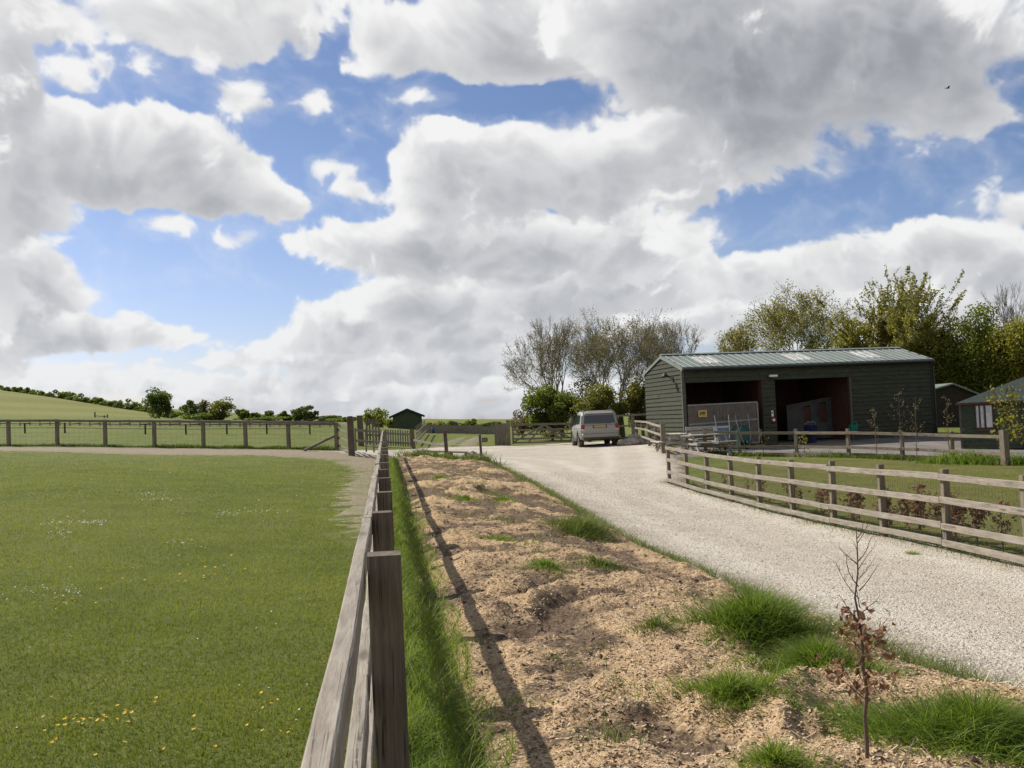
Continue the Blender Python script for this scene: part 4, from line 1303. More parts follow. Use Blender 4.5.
wheelbarrow('wheelbarrow', 'blue grey wheelbarrow tipped up beside the pale bench', 724, 449, 38.3, M['blue_grey'], ang + R(-8))

M['table'] = wood('bleached_table_wood', (.50, .46, .39), (.62, .58, .51), (.27, .24, .19))
M['red_dark'] = plain('dull_red_trim', (.13, .028, .024), .6)
def picnic_table(label, px, py, d, rz, L=1.6, name='picnic_table'):
    p = on(*P2(px, py, d)); r_ = thing(name, label, 'picnic table', p, rz)
    Mz = Matrix.Rotation(rz, 3, 'Z')
    g = lambda x, y, z: p + Mz @ Vector((x, y, z))
    for k in range(4): beam('table_plank', g(-L / 2, -.28 + k * .185, .73), g(L / 2, -.28 + k * .185, .73), .165, .035, M['table'], r_, rnd=rb, nseg=2)
    for s in (-1, 1):
        for k in (0, 1): beam('seat_plank', g(-L / 2, s * (.62 + .14 * k), .45), g(L / 2, s * (.62 + .14 * k), .45), .125, .035, M['table'], r_, rnd=rb, nseg=2)
    for e in (-1, 1):
        x = e * (L / 2 - .22)
        for s in (-1, 1): beam('leg', g(x, s * .66, 0), g(x, s * .22, .71), .09, .04, M['table'], r_, up=Mz @ Vector((1, 0, 0)), rnd=rb, nseg=1)
        beam('seat_bearer', g(x - .045, -.78, .40), g(x - .045, .78, .40), .04, .09, M['table'], r_, rnd=rb, nseg=1)
        beam('top_bearer', g(x - .045, -.34, .68), g(x - .045, .34, .68), .04, .07, M['table'], r_, rnd=rb, nseg=1)
picnic_table('pale picnic table with splayed legs in front of the barn corner', 675.5, 452.5, 37.6, ang + R(82))
picnic_table('long pale picnic table under the stable door', 706, 454, 36.9, ang + R(12), 1.9)
def bench(label, px, py, d, rz, L=1.35):
    p = on(*P2(px, py, d)); r_ = thing('bench', label, 'bench', p, rz)
    Mz = Matrix.Rotation(rz, 3, 'Z'); g = lambda x, y, z: p + Mz @ Vector((x, y, z))
    for k in range(3): beam('seat_plank', g(-L / 2, -.2 + .15 * k, .44), g(L / 2, -.2 + .15 * k, .44), .13, .035, M['table'], r_, rnd=rb, nseg=2)
    for z in (.66, .86): beam('back_plank', g(-L / 2, .22, z), g(L / 2, .22, z), .03, .15, M['table'], r_, rnd=rb, nseg=2)
    for e in (-1, 1):
        x = e * (L / 2 - .08)
        beam('leg', g(x, .20, 0), g(x, .25, .95), .07, .07, M['post'], r_, rnd=rb, nseg=1)
        beam('leg', g(x, -.22, 0), g(x, -.22, .62), .07, .07, M['post'], r_, rnd=rb, nseg=1)
        beam('armrest', g(x, -.28, .63), g(x, .24, .65), .08, .04, M['table'], r_, rnd=rb, nseg=1)
bench('pale bench with a slatted back against the stable door', 704, 449.5, 38.9, ang)
# dark pole and bins in the mouth of the bays
def bin_(name, label, px, py, d, r, h, mat, cat):
    p = on(*P2(px, py, d)); t_ = thing(name, label, cat, p)
    MB().lathe([(r * .82, 0), (r * .85, .02), (r, h * .96), (r * 1.06, h * .97), (r * 1.06, h), (r * .9, h), (r * .8, h * .1)], 18, p).build('body', mat, t_, smooth=True)
    MB().tube([p + Vector((-r, 0, h * .9)), p + Vector((-r * .6, -.05, h + .12)), p + Vector((r * .6, -.05, h + .12)), p + Vector((r, 0, h * .9))], .012, 6).build('handle', M['metal_frame'], t_)
bin_('bucket', 'black bucket in the mouth of the right bay', 806, 444.5, 40.8, .22, .42, M['black'], 'bucket')
M['navy'] = plain('navy_plastic', (.03, .035, .10), .5)
bin_('dustbin', 'navy blue bin beside the pale stable partition', 811.5, 444, 41.2, .27, .80, M['navy'], 'bin')

# trodden yard
yard = [tuple((BM @ Vector((x, y, 0)))[:2]) for x, y in ((-.6, .3), (BLEN + 2, .3), (BLEN + 6, -2.5))] + [P2(1030, 455, 32), P2(1000, 461.5, 29.6)] + [P2(953, 459, 31.2), P2(903, 457, 32.8), P2(849, 456, 34.2), P2(797, 455.5, 35.6), P2(740, 456, 36.4), P2(690, 458, 35.5), (6.1, 35.5)]
drape('yard', yard, .2, M['yard'], off=.03, edge=.35, rag=.25, seed=17)
k0, k1 = P2(757, 455, 35.9), P2(1000, 461.0, 29.9)
V = MB()
for i in range(24):
    a = np.array(k0) + (np.array(k1) - np.array(k0)) * i / 24; b = np.array(k0) + (np.array(k1) - np.array(k0)) * (i + .985) / 24
    V.bar(on(*a) + Vector((0, 0, .05)), on(*b) + Vector((0, 0, .05)), .13, .18)
ke = V.build('yard_kerb', M['gravel'], None); tag(ke, 'low pale kerb along the lawn side of the yard', 'kerb')
lawn = [tuple(right_fence(14.6) + np.array([.8, -.4])), tuple(right_fence(0) + np.array([.4, 0])), tuple(right_fence(-18) + np.array([.4, 0])), (26, 0), (26, 27), P2(1060, 464, 29), P2(953, 464, 29.6), P2(849, 460, 32.2), P2(740, 458.5, 35)]
drape('lawn', lawn, .3, M['lawn'], off=.025, edge=.4, rag=.3, seed=23)

# ------------------------------------------------------------------ green hut on the right
hz = gz(17.5, 36.3)
HL = at(963, 449, 36.0); hang_ = R(-27)
HM = Matrix.Translation((HL[0], HL[1], gz(HL[0], HL[1]))) @ Matrix.Rotation(hang_, 4, 'Z')
HE = float(at(963, 403, 36.0)[2]) - HM.translation.z
HW, HD = 6.2, 4.6
M['hut_board'] = wood('green_hut_boards', (.070, .086, .050), (.10, .118, .072), (.034, .042, .026), streak=8)
M['hut_door'] = wood('green_hut_door', (.07, .095, .055), (.10, .125, .075), (.04, .05, .03), streak=9, axis='Z')
hut = thing('garden_hut', 'small green boarded hut with a red framed window and a hipped felt roof', 'hut', HM.translation, hang_)
hb = lambda mb, name, mat, parent=hut, **k: mb.build(name, mat, parent, M=HM, **k)
w = MB(); w.box((HW / 2, HD / 2, HE / 2), (HW, HD, HE)); hb(w, 'body', M['barn_dark'])
w = MB()
xd0, xd1 = 2.02, 2.86
def hclap(w, x0, x1, z0, z1):
    z = z0
    while z < z1 - .01:
        zt = min(z + .155, z1)
        w.hexa([(x0, -.03, z), (x1, -.03, z), (x1, 0, z), (x0, 0, z), (x0, -.006, zt + .012), (x1, -.006, zt + .012), (x1, 0, zt + .012), (x0, 0, zt + .012)]); z = zt
hclap(w, 0, 2.0, 0, HE - .04); hclap(w, 2.95, HW, 0, HE - .04); hb(w, 'front_boards', M['hut_board'])
w = MB()
for k in range(7): w.box((xd0 + .42 / 3.5 * (k + .5), -.022, (HE - .1) / 2 + .03), (.115, .03, HE - .14))
dr = hb(w, 'door', M['hut_door'])
w = MB(); w.box((xd0 + .74, -.05, HE * .5), (.03, .03, .12)); hb(w, 'handle', M['metal_frame'], dr)
wx0, wx1, wz0, wz1 = .50, 1.08, HE - .98, HE - .10
w = MB()
for x in (wx0, (wx0 + wx1) / 2, wx1): w.box((x, -.05, (wz0 + wz1) / 2), (.03, .05, wz1 - wz0))
for z in (wz0, wz1): w.box(((wx0 + wx1) / 2, -.05, z), (wx1 - wx0 + .06, .056, .03))
wn = hb(w, 'window', M['red_dark'])
w = MB(); w.box(((wx0 + wx1) / 2, -.02, (wz0 + wz1) / 2), (wx1 - wx0, .012, wz1 - wz0)); hb(w, 'pane', M['glass'], wn)
M['curtain'] = plain('white_curtain', (.66, .66, .66), .9, 0, .15, 8)
w = MB()
for x0, x1 in ((wx0 + .02, wx0 + .10), (wx0 + .17, wx0 + .29), (wx0 + .35, wx1 - .03)):
    n = 5
    for k in range(n):
        a = x0 + (x1 - x0) * k / n; w.box((a + (x1 - x0) / n / 2, -.034 + .006 * (k % 2), (wz0 + wz1) / 2), ((x1 - x0) / n * .96, .008, wz1 - wz0 - .06))
hb(w, 'curtain', M['curtain'], wn)
w = MB(); w.box(((wx0 + wx1) / 2, -.06, wz0 - .06), (wx1 - wx0 + .14, .10, .04)); hb(w, 'sill', M['trim'], wn)
RH = 1.15
w = MB()
e = .16
A = [(-e, -e, HE), (HW + e, -e, HE), (HW + e, HD + e, HE), (-e, HD + e, HE)]
rx0, rx1 = HD * .62, HW - HD * .62
w.add(A + [(rx0, HD / 2, HE + RH), (rx1 + .01, HD / 2, HE + RH)], [(0, 1, 5, 4), (1, 2, 5), (2, 3, 4, 5), (3, 0, 4), (3, 2, 1, 0)]); hb(w, 'roof', M['felt'])
w = MB(); w.box((HW / 2, -e - .015, HE - .045), (HW + 2 * e, .03, .05)); hb(w, 'fascia', M['red_dark'])
w = MB(); w.box((-.02, -.02, HE / 2), (.08, .08, HE)); hb(w, 'corner_board', M['trim'])
w = MB(); w.box((1.55, -.05, HE - .42), (.10, .06, .22)); hb(w, 'vent', M['gutter'])

# dark shed between barn and hut
SM = Matrix.Translation(on(*P2(936, 440, 51))) @ Matrix.Rotation(R(2), 4, 'Z')
sh = thing('shed', 'dark brown shed with a shallow gable between the barn and the hut', 'shed', SM.translation, R(2))
sz = SM.translation.z
def szt(px, py): return float(at(px, py, 51)[2]) - sz
ew, aw_ = szt(932, 392.5), szt(955, 384)
sw = (at(990, 400, 51) - at(924, 400, 51))[0]; ax = (at(955, 400, 51) - at(924, 400, 51))[0]
ox = -(at(936, 400, 51) - at(924, 400, 51))[0]
w = MB(); w.prism([(ox, 0, -.2), (ox + sw, 0, -.2), (ox + sw, 0, ew - .5), (ox + ax, 0, aw_ - .06), (ox, 0, ew - .06)], (0, 0, 0), (0, 5, 0)); w.build('wall', M['shed_board'], sh, M=SM)
w = MB()
w.hexa([(ox - .2, -.25, ew - .05), (ox + ax, -.25, aw_ - .02), (ox + ax, 5.2, aw_ - .02), (ox - .2, 5.2, ew - .05), (ox - .2, -.25, ew + .03), (ox + ax, -.25, aw_ + .06), (ox + ax, 5.2, aw_ + .06), (ox - .2, 5.2, ew + .03)])
w.hexa([(ox + ax, -.25, aw_ - .02), (ox + sw + .2, -.25, ew - .55), (ox + sw + .2, 5.2, ew - .55), (ox + ax, 5.2, aw_ - .02), (ox + ax, -.25, aw_ + .06), (ox + sw + .2, -.25, ew - .47), (ox + sw + .2, 5.2, ew - .47), (ox + ax, 5.2, aw_ + .06)])
w.build('roof', M['roof'], sh, M=SM)

# far green shed beyond the picket fence
fp = at(393, 425, 112); fp = on(fp[0], fp[1]); k_ = fp.y / 950
def top_z(py): return float(at(407, py, fp.y)[2])
FM = Matrix.Translation(fp) @ Matrix.Rotation(R(6.3), 4, 'Z')
fs = thing('field_shed', 'dark green gabled shed standing alone in the far field', 'shed', fp)
wd, eh, ah = 29 * k_, top_z(416.5) - fp.z, top_z(410) - fp.z
w = MB()
zc = 0
w.prism([(0, 0, -.5), (wd, 0, -.5), (wd, 0, eh), (wd / 2, 0, ah - .1), (0, 0, eh)], (0, 0, 0), (0, 6, 0)); w.build('wall', M['hut_board'], fs, M=FM)
w = MB()
for s, x0 in ((1, -.45), (-1, wd + .35)):
    w.hexa([(x0, -.35, eh - .12), (wd / 2, -.35, ah - .02), (wd / 2, 6.3, ah - .02), (x0, 6.3, eh - .12), (x0, -.35, eh + .06), (wd / 2, -.35, ah + .2), (wd / 2, 6.3, ah + .2), (x0, 6.3, eh + .06)])
w.build('roof', M['felt'], fs, M=FM)
bp_ = hit(433.5, 433.2)
M['blue'] = plain('blue_plastic', (.03, .07, .22), .45)
bt = thing('barrel', 'blue plastic barrel in front of the far board fence', 'barrel', bp_)
k_ = bp_.y / 950
MB().lathe([(1.2 * k_, 0), (1.5 * k_, .5 * k_), (1.6 * k_, 2.8 * k_), (1.5 * k_, 5.2 * k_), (1.2 * k_, 5.6 * k_)], 16, bp_ + Vector((0, -.3, 0))).build('body', M['blue'], bt, smooth=True)
MB().lathe([(1.25 * k_, 5.6 * k_), (1.25 * k_, 5.9 * k_), (.3 * k_, 5.95 * k_)], 16, bp_ + Vector((0, -.3, 0))).build('lid', M['black'], bt)
# pile of stones beside the car
st = on(*P2(633, 448.5, 44))
for i, (dx, dy, dz, s) in enumerate(((-.42, 0, .12, .24), (-.05, -.1, .16, .32), (.35, .05, .13, .28), (.12, .2, .36, .24), (.62, -.05, .09, .16))):
    rock('rubble_stone', ('low pale stone at the left of the rubble beside the car', 'widest stone in the middle of the rubble beside the car', 'brown stone at the right of the rubble near the rails', 'stone lying on top of the rubble beside the car', 'smallest stone at the outer right end of the rubble')[i], st + Vector((dx, dy, dz)), (s * 1.3, s, s * .75), M['stone'], 20 + i)['group'] = 'rubble stones beside the car'
# ------------------------------------------------------------------ silver off-road car, seen from behind
CP = on(*P2(601, 449.5, 44.2))
CR = R(2.6)
car = thing('parked_car', 'dusty silver estate car with roof rails parked facing the field gate', 'car', CP, CR)
CM = Matrix.Translation(CP) @ Matrix.Rotation(CR, 4, 'Z')
m, T, b, o = new_mat('silver_paint')
p = pos_obj(T)
sp_ = T.n.new('ShaderNodeSeparateXYZ'); T.l.new(p, sp_.inputs[0])
dirt = T.m('ADD', T.rng(sp_.outputs[2], .95, .35), T.m('MULTIPLY', T.m('SUBTRACT', T.noise(p, 5.0, 5, .65), .5), .7))
T.put(b.inputs['Base Color'], T.mix(T.rng(dirt, .25, 1.0, 0, .75), (.32, .31, .28), (.21, .17, .13)))
b.inputs['Metallic'].default_value = .35; b.inputs['Roughness'].default_value = .38
M['car'] = m
M['car_glass'] = plain('tinted_car_glass', (.025, .032, .036), .06, 0, .05, 2, .9)
M['clad'] = plain('grey_black_cladding', (.055, .05, .045), .7, 0, .3, 8)
M['tyre'] = plain('muddy_tyre', (.085, .065, .05), .9, 0, .4, 14)
M['lens'] = plain('red_lens', (.32, .025, .022), .25)
M['lens_clear'] = plain('clear_lens', (.62, .58, .56), .2)
M['plate'] = plain('dusty_yellow_plate', (.42, .30, .13), .5, 0, .2, 12)
CW = lambda mb, name, mat, parent=car, **k: mb.build(name, mat, parent, M=CM, **k)
# y = 0 rear bumper, 4.5 nose; x across; z up
def loft(st, n_close=True):
    """stations of half profiles [(x, z) ...] at y: mirrored and skinned"""
    V, Fc = [], []
    k = len(st[0][1])
    for y, pr in st:
        V += [(x, y, z) for x, z in pr] + [(-x, y, z) for x, z in reversed(pr)]
    n = 2 * k
    for i in range(len(st) - 1):
        for j in range(n):
            Fc.append((i * n + j, i * n + (j + 1) % n, (i + 1) * n + (j + 1) % n, (i + 1) * n + j))
    Fc.append(tuple(range(n))[::-1]); Fc.append(tuple((len(st) - 1) * n + j for j in range(n)))
    return V, Fc
def lower(w, zb, zt, crown=.02):
    return [(w * .80, zb), (w * .95, zb + .05), (w * .99, zb + .22), (w, (zb + zt) / 2 + .08), (w * .985, zt - .12), (w * .95, zt), (w * .5, zt + crown)]
st = [(.02, lower(.84, .46, 1.02)), (.06, lower(.90, .42, 1.05)), (.16, lower(.935, .38, 1.06)), (.5, lower(.95, .34, 1.06)), (1.2, lower(.955, .32, 1.05)), (2.2, lower(.955, .32, 1.03)), (3.0, lower(.95, .32, 1.01)),
      (3.35, lower(.945, .33, 1.0, .03)), (3.9, lower(.925, .36, .93, .04)), (4.3, lower(.87, .40, .84, .03)), (4.46, lower(.74, .46, .74, .02))]
body = MB().add(*loft(st))
# wheel arches are cut out of the body
bo = CW(body, 'body', M['car'], smooth=False)
cut = MB()
for y in (.92, 3.58):
    cut.tube([(-1.2, y, .36), (1.2, y, .36)], .405, 24)
co_ = cut.build('arch_cutter', None, None, M=CM)
md = bo.modifiers.new('arches', 'BOOLEAN'); md.operation = 'DIFFERENCE'; md.object = co_; md.solver = 'EXACT'
bv = bo.modifiers.new('round', 'BEVEL'); bv.width = .025; bv.segments = 2; bv.limit_method = 'ANGLE'; bv.angle_limit = R(40)
bpy.context.view_layer.update()
dg = bpy.context.evaluated_depsgraph_get()
nm = bpy.data.meshes.new_from_object(bo.evaluated_get(dg))
bo.modifiers.clear(); old = bo.data; bo.data = nm; bpy.data.meshes.remove(old); bpy.data.objects.remove(co_)
if not nm.materials: nm.materials.append(M['car'])
# cabin
def cab(w0, w1, z0, z1): return [(w0, z0), (w0 + (w1 - w0) * .5, (z0 + z1) / 2), (w1 + .015, z1 - .06), (w1 - .06, z1), (w1 * .5, z1 + .025)]
cabin = MB().add(*loft([(.10, cab(.88, .86, 1.03, 1.11)), (.225, cab(.90, .81, 1.03, 1.53)), (.34, cab(.91, .80, 1.03, 1.665)), (.8, cab(.91, .805, 1.03, 1.69)), (1.6, cab(.91, .80, 1.02, 1.70)), (2.3, cab(.90, .75, 1.01, 1.66)), (2.75, cab(.89, .73, 1.0, 1.50)), (3.25, cab(.88, .80, .98, 1.10))]))
cb = CW(cabin, 'cabin', M['car'])
# rear window (slopes forward), side windows stand 4 mm proud of the cabin
w = MB(); w.hexa([(-.73, .088, 1.13), (.73, .088, 1.13), (.68, .200, 1.51), (-.68, .200, 1.51), (-.73, .15, 1.13), (.73, .15, 1.13), (.68, .26, 1.51), (-.68, .26, 1.51)])
CW(w, 'rear_window', M['car_glass'])
w = MB(); w.hexa([(-.66, .18, 1.56), (.66, .18, 1.56), (.66, .34, 1.63), (-.66, .34, 1.63), (-.64, .14, 1.60), (.64, .14, 1.60), (.64, .34, 1.675), (-.64, .34, 1.675)]); CW(w, 'roof_spoiler', M['car'])
for s in (-1, 1):
    def side(y0, y1, z0, z1, zf0=None, zf1=None):
        f = lambda z: .912 - (z - 1.03) / (1.68 - 1.03) * .082
        P = [(y0, z0), (y1, z0), (zf1 or y1, z1), (zf0 or y0, z1)]
        return [(s * (f(z) + .004), y, z) for y, z in P] + [(s * (f(z) - .03), y, z) for y, z in P]
    for nm_, q in (('quarter_window', (.42, .98, 1.12, 1.52, .52, .98)), ('side_window', (1.08, 1.90, 1.10, 1.55)), ('side_window', (1.98, 2.95, 1.08, 1.53, 1.98, 2.45))):
        w = MB(); w.hexa(side(*q)); CW(w, nm_, M['car_glass'])
    # lamps: tall red cluster with a pale lower lens
    w = MB(); w.box((s * .80, .035, .985), (.17, .09, .20)); tl = CW(w, 'tail_light', M['lens'], bevel=.02)
    w = MB(); w.box((s * .80, .034, .845), (.17, .08, .065)); CW(w, 'reversing_lens', M['lens_clear'], tl, bevel=.01)
    w = MB(); w.box((s * .80, -.03, .50), (.14, .03, .05)); CW(w, 'reflector', M['lens'])
    # mirror
    w = MB(); w.box((s * 1.03, 2.72, 1.10), (.20, .12, .16)); mr = CW(w, 'wing_mirror', M['clad'], bevel=.03)
    w = MB(); w.box((s * 1.03, 2.655, 1.10), (.16, .006, .12)); CW(w, 'mirror_glass', M['car_glass'], mr)
    # roof rail
    w = MB(); w.tube([(s * .66, .42, 1.68), (s * .66, .50, 1.745), (s * .66, 1.4, 1.765), (s * .66, 2.1, 1.73), (s * .66, 2.2, 1.68)], .018, 8); CW(w, 'roof_rail', M['clad'])
    # sill cladding, door handles
    w = MB(); w.box((s * .945, 2.2, .36), (.05, 1.72, .12)); CW(w, 'sill', M['clad'])
    for y in (1.25, 2.1):
        w = MB(); w.box((s * .962, y, .92), (.03, .16, .03)); CW(w, 'door_handle', M['car'])
    for y in (.92, 3.58):
        w = MB()
        for k in range(12):
            a0, a1 = R(-8 + 196 * k / 12), R(-8 + 196 * (k + 1) / 12)
            pt = lambda a, r, x: (s * x, y + r * math.cos(a), .36 + r * math.sin(a))
            w.hexa([pt(a0, .40, .90), pt(a1, .40, .90), pt(a1, .46, .90), pt(a0, .46, .90), pt(a0, .40, .968), pt(a1, .40, .968), pt(a1, .46, .962), pt(a0, .46, .962)])
        CW(w, 'wheel_arch', M['clad'])
        w = MB().lathe([(.22, -.11), (.33, -.115), (.362, -.085), (.365, 0), (.362, .085), (.33, .115), (.22, .11)], 28, (s * .81, y, .365), axis='X')
        wh = CW(w, 'wheel', M['tyre'], smooth=True)
        w = MB().lathe([(.225, -.09), (.225, .10), (.20, .105), (.06, .085), (.055, .115)], 20, (s * .81, y, .365), axis='X') if s > 0 else MB().lathe([(.055, -.115), (.06, -.085), (.20, -.105), (.225, -.10), (.225, .09)], 20, (s * .81, y, .365), axis='X')
        CW(w, 'rim', M['metal_frame'], wh)
w = MB(); w.box((0, .0, .56), (1.72, .14, .20)); CW(w, 'rear_bumper', M['car'], bevel=.04)
w = MB(); w.box((0, -.01, .44), (1.60, .12, .09)); CW(w, 'bumper_valance', M['clad'], bevel=.03)
w = MB(); w.box((0, .03, .985), (.66, .035, .15)); tg = CW(w, 'plate_recess', M['clad'])
w = MB(); w.box((0, .008, .985), (.56, .014, .115)); CW(w, 'number_plate', M['plate'])
w = MB(); w.box((0, .010, 1.075), (.70, .03, .03)); CW(w, 'tailgate_handle', M['car'])
w = MB(); w.tube([(.55, -.04, .37), (.55, .35, .37)], .035, 10); CW(w, 'exhaust', M['black'])
w = MB(); w.box((0, .5, .42), (1.3, .7, .14)); w.box((0, 2.2, .36), (1.2, 2.6, .10)); CW(w, 'underbody', M['black'])
w = MB(); w.tube([(.0, 1.6, 1.70), (.0, 1.45, 1.86)], .006, 5); CW(w, 'aerial', M['black'])
w = MB(); w.tube([(.50, .08, 1.11), (.05, .115, 1.16)], .008, 5); CW(w, 'wiper', M['black'])
# ------------------------------------------------------------------ grass, chips, stones
nr = np.random.default_rng(7)
def blades(name, P, L, W, bend, mat, tint, segs=3, parent=None, kind=None, flop=None, out=None):
    """curved grass blades standing at P"""
    N = len(P)
    yaw = nr.uniform(0, 2 * math.pi, N); side = nr.uniform(0, 2 * math.pi, N)
    if out is not None: yaw = out + nr.normal(0, 1.2, N)
    L = np.broadcast_to(L, N); W = np.broadcast_to(W, N); bend = np.broadcast_to(bend, N)
    h = np.stack([np.cos(yaw), np.sin(yaw), np.zeros(N)], -1); s = np.stack([np.cos(side), np.sin(side), np.zeros(N)], -1)
    V = np.empty((N, segs + 1, 2, 3), np.float32)
    for k in range(segs + 1):
        t = k / segs
        c = P + h * (bend * L * t * t)[:, None]
        c = c + np.array([0, 0, 1.0]) * (L * (t - .38 * bend * t * t))[:, None]
        w = (W * (1 - t ** 1.6 * .93) / 2)[:, None]
        V[:, k, 0] = c - s * w; V[:, k, 1] = c + s * w
    b = (np.arange(N) * (segs + 1) * 2)[:, None, None]
    kk = (np.arange(segs) * 2)[None, :, None]
    F = (b + kk + np.array([0, 1, 3, 2])[None, None]).reshape(-1, 4)
    tv = np.repeat(tint, (segs + 1) * 2)
    me = np_mesh(name, V.reshape(-1, 3), F, {'tint': tv})
    o = link(name, me, mat, parent)
    if kind: tag(o, kind=kind)
    return o

M['turf'] = leafy('turf_blades', [(.105, .132, .015), (.170, .200, .027), (.235, .253, .042), (.36, .33, .10)], .85, .45)
M['lush'] = leafy('long_grass', [(.065, .110, .012), (.13, .195, .022), (.20, .27, .035), (.30, .32, .07)], .6, .45)
M['dull_grass'] = leafy('rough_grass', [(.055, .085, .016), (.105, .145, .026), (.16, .20, .040), (.32, .29, .13)], .65, .42)

# short grazed turf of the paddock, each blade near the camera
N = 240000
d = 2.3 * (40 / 2.3) ** nr.uniform(0, 1, N) ** .92
lo_ = -.62 * d - 1.2; hi_x = fence_x(d) - .05
x = lo_ + (hi_x - lo_) * nr.uniform(0, 1, N)
pt = fbm(x * .9, d * .9, 4, seed=41); pt2 = fbm(x * .25, d * .25, 3, seed=42)
kp = nr.uniform(0, 1, N) > sstep(22, 40, d)
kp &= ~((nr.uniform(0, 1, N) < .72) & (fbm(x * 1.6, d * 1.0, 4, seed=43) * .8 + 1.1 * sstep(1.15, .25, fence_x(d) - x - .045 * (d - 11)) * sstep(9.5, 12, d) * sstep(28, 18, d) > .62))
x, d, pt, pt2 = x[kp], d[kp], pt[kp], pt2[kp]; N = len(x)
P = np.stack([x, d, ground(x, d)], -1)
blades('turf', P, (.015 + .022 * nr.uniform(0, 1, N)) * (1 + .5 * np.clip(pt, -.6, 1)) , .0028 + .00042 * d, nr.uniform(.2, 1.2, N), M['turf'], np.clip(.45 + pt * .36 + pt2 * .42 + nr.normal(0, .09, N), 0, 1), 2, kind='stuff')

# long grass along the fence
N = 36000
d = 1.5 * (34 / 1.5) ** nr.uniform(0, 1, N)
off = np.abs(nr.normal(0, 1, N))
wv = .24 + .10 * fbm(d * .8, d * 0 + 3, 3, seed=5) + .10 * (fbm(d * 2.1, d * 0 + 9, 2, seed=6) > .2)
off = np.minimum(off, 2.2) * wv * np.where(d < 14, 1.0, .8)
x = fence_x(d) - .10 + off
cl_ = fbm(x * 3.5, d * 2.2, 3, seed=45)
P = np.stack([x, d, surf(x, d) - .01], -1)
LL = (.13 + .20 * nr.uniform(0, 1, N)) * (1 + 1.2 * np.clip(cl_, -.5, 1)) * np.where(d < 3.2, .8, 1) * np.exp(-(off / .55) ** 2 * .8)
blades('long_grass', P, LL, .0038 + .00030 * d, nr.uniform(.25, 1.5, N), M['lush'], np.clip(.50 + cl_ * .55 + nr.normal(0, .22, N) + .5 * (nr.uniform(0, 1, N) < .05), 0, 1), 4, kind='stuff')

# thin rough grass coming up through the strip, thicker along the track edge
N = 60000
d = 2.6 * (34.5 / 2.6) ** nr.uniform(0, 1, N)
u = nr.uniform(0, 1, N) ** .75
x = strip_left(d) + .15 + (strip_right(d) - strip_left(d) - .05) * u
mk = fbm(x * 1.25, d * .95, 4, .55, seed=48) * 1.25 + .9 * sstep(.80, .99, u) + .26 * sstep(7, 16, d) - .24 + .12 * fbm(x * 5, d * 5, 2, seed=49)
ok = mk > nr.uniform(.05, .5, N)
x, d, u = x[ok], d[ok], u[ok]
n = len(x); P = np.stack([x, d, surf(x, d) - .01], -1)
blades('rough_grass', P, (.05 + .09 * nr.uniform(0, 1, n) + .06 * sstep(.8, 1, u)), .0034 + .00034 * d, nr.uniform(.3, 1.4, n), M['dull_grass'], np.clip(.5 + nr.normal(0, .22, n), 0, 1), 3, kind='stuff')

# fringe of grass and weeds under the four rail fence, and the rank grass of the lawn edge
N = 15000
s = nr.uniform(-12, 14.2, N)
q = RB[None] + RDIR[None] * s[:, None]
q = q + np.array([n_side.x, n_side.y])[None] * (nr.normal(.10, .16, N))[:, None]
mk = fbm(s * .8, s * 0, 3, seed=55)
ok = mk + .25 > nr.uniform(-.2, .6, N); q = q[ok]; n = len(q)
P = np.stack([q[:, 0], q[:, 1], ground(q[:, 0], q[:, 1]) + .01], -1)
blades('verge_grass', P, .05 + .13 * nr.uniform(0, 1, n), .0075, nr.uniform(.3, 1.3, n), M['dull_grass'], np.clip(.45 + nr.normal(0, .22, n), 0, 1), 3, kind='stuff')
N = 34000
s = nr.uniform(-14, 15, N); o_ = nr.uniform(.2, 8.5, N)
q = RB[None] + RDIR[None] * s[:, None] + np.array([n_side.x, n_side.y])[None] * o_[:, None]
mk = fbm(q[:, 0] * .7, q[:, 1] * .7, 3, seed=57)
P = np.stack([q[:, 0], q[:, 1], ground(q[:, 0], q[:, 1]) + .02], -1)
P = P[poly_sd(P[:, 0], P[:, 1], lawn) > .1]; n = len(P)
blades('lawn_grass', P, (.03 + .04 * nr.uniform(0, 1, n)), .010, nr.uniform(.3, 1.3, n), M['turf'], np.clip(.62 + nr.normal(0, .2, n), 0, 1), 2, kind='stuff')
# rank grass at the foot of the yard fence and along the far paddock fence
def fringe(name, A, B, n, h, w, spread, mat, t0=.45):
    t = nr.uniform(0, 1, n)
    q = np.asarray(A)[None, :2] * (1 - t)[:, None] + np.asarray(B)[None, :2] * t[:, None] + nr.normal(0, spread, (n, 2))
    mk = fbm(q[:, 0] * .6, q[:, 1] * .6, 3, seed=61)
    P = np.stack([q[:, 0], q[:, 1], ground(q[:, 0], q[:, 1])], -1)
    return blades(name, P, h * (.5 + nr.uniform(0, 1, n)) * (1 + mk), w, nr.uniform(.2, 1.1, n), mat, np.clip(t0 + nr.normal(0, .2, n), 0, 1), 2, kind='stuff')
for a, b in zip(yp[:-1], yp[1:]):
    fringe('fence_grass', a, b, 900, .16, .022, .16, M['dull_grass'])
fringe('fence_grass', P2(930, 463, 29.8), P2(1050, 467, 28), 2600, .30, .022, .30, M['lush'])
for a, b in zip(lp[1:-1], lp[2:]):
    fringe('fence_grass', a, b, 900, .14, .035, .12, M['dull_grass'], .3)
fringe('bank_grass', P2(412, 459, 35), P2(484, 465, 33.6), 2600, .34, .03, .30, M['dull_grass'])

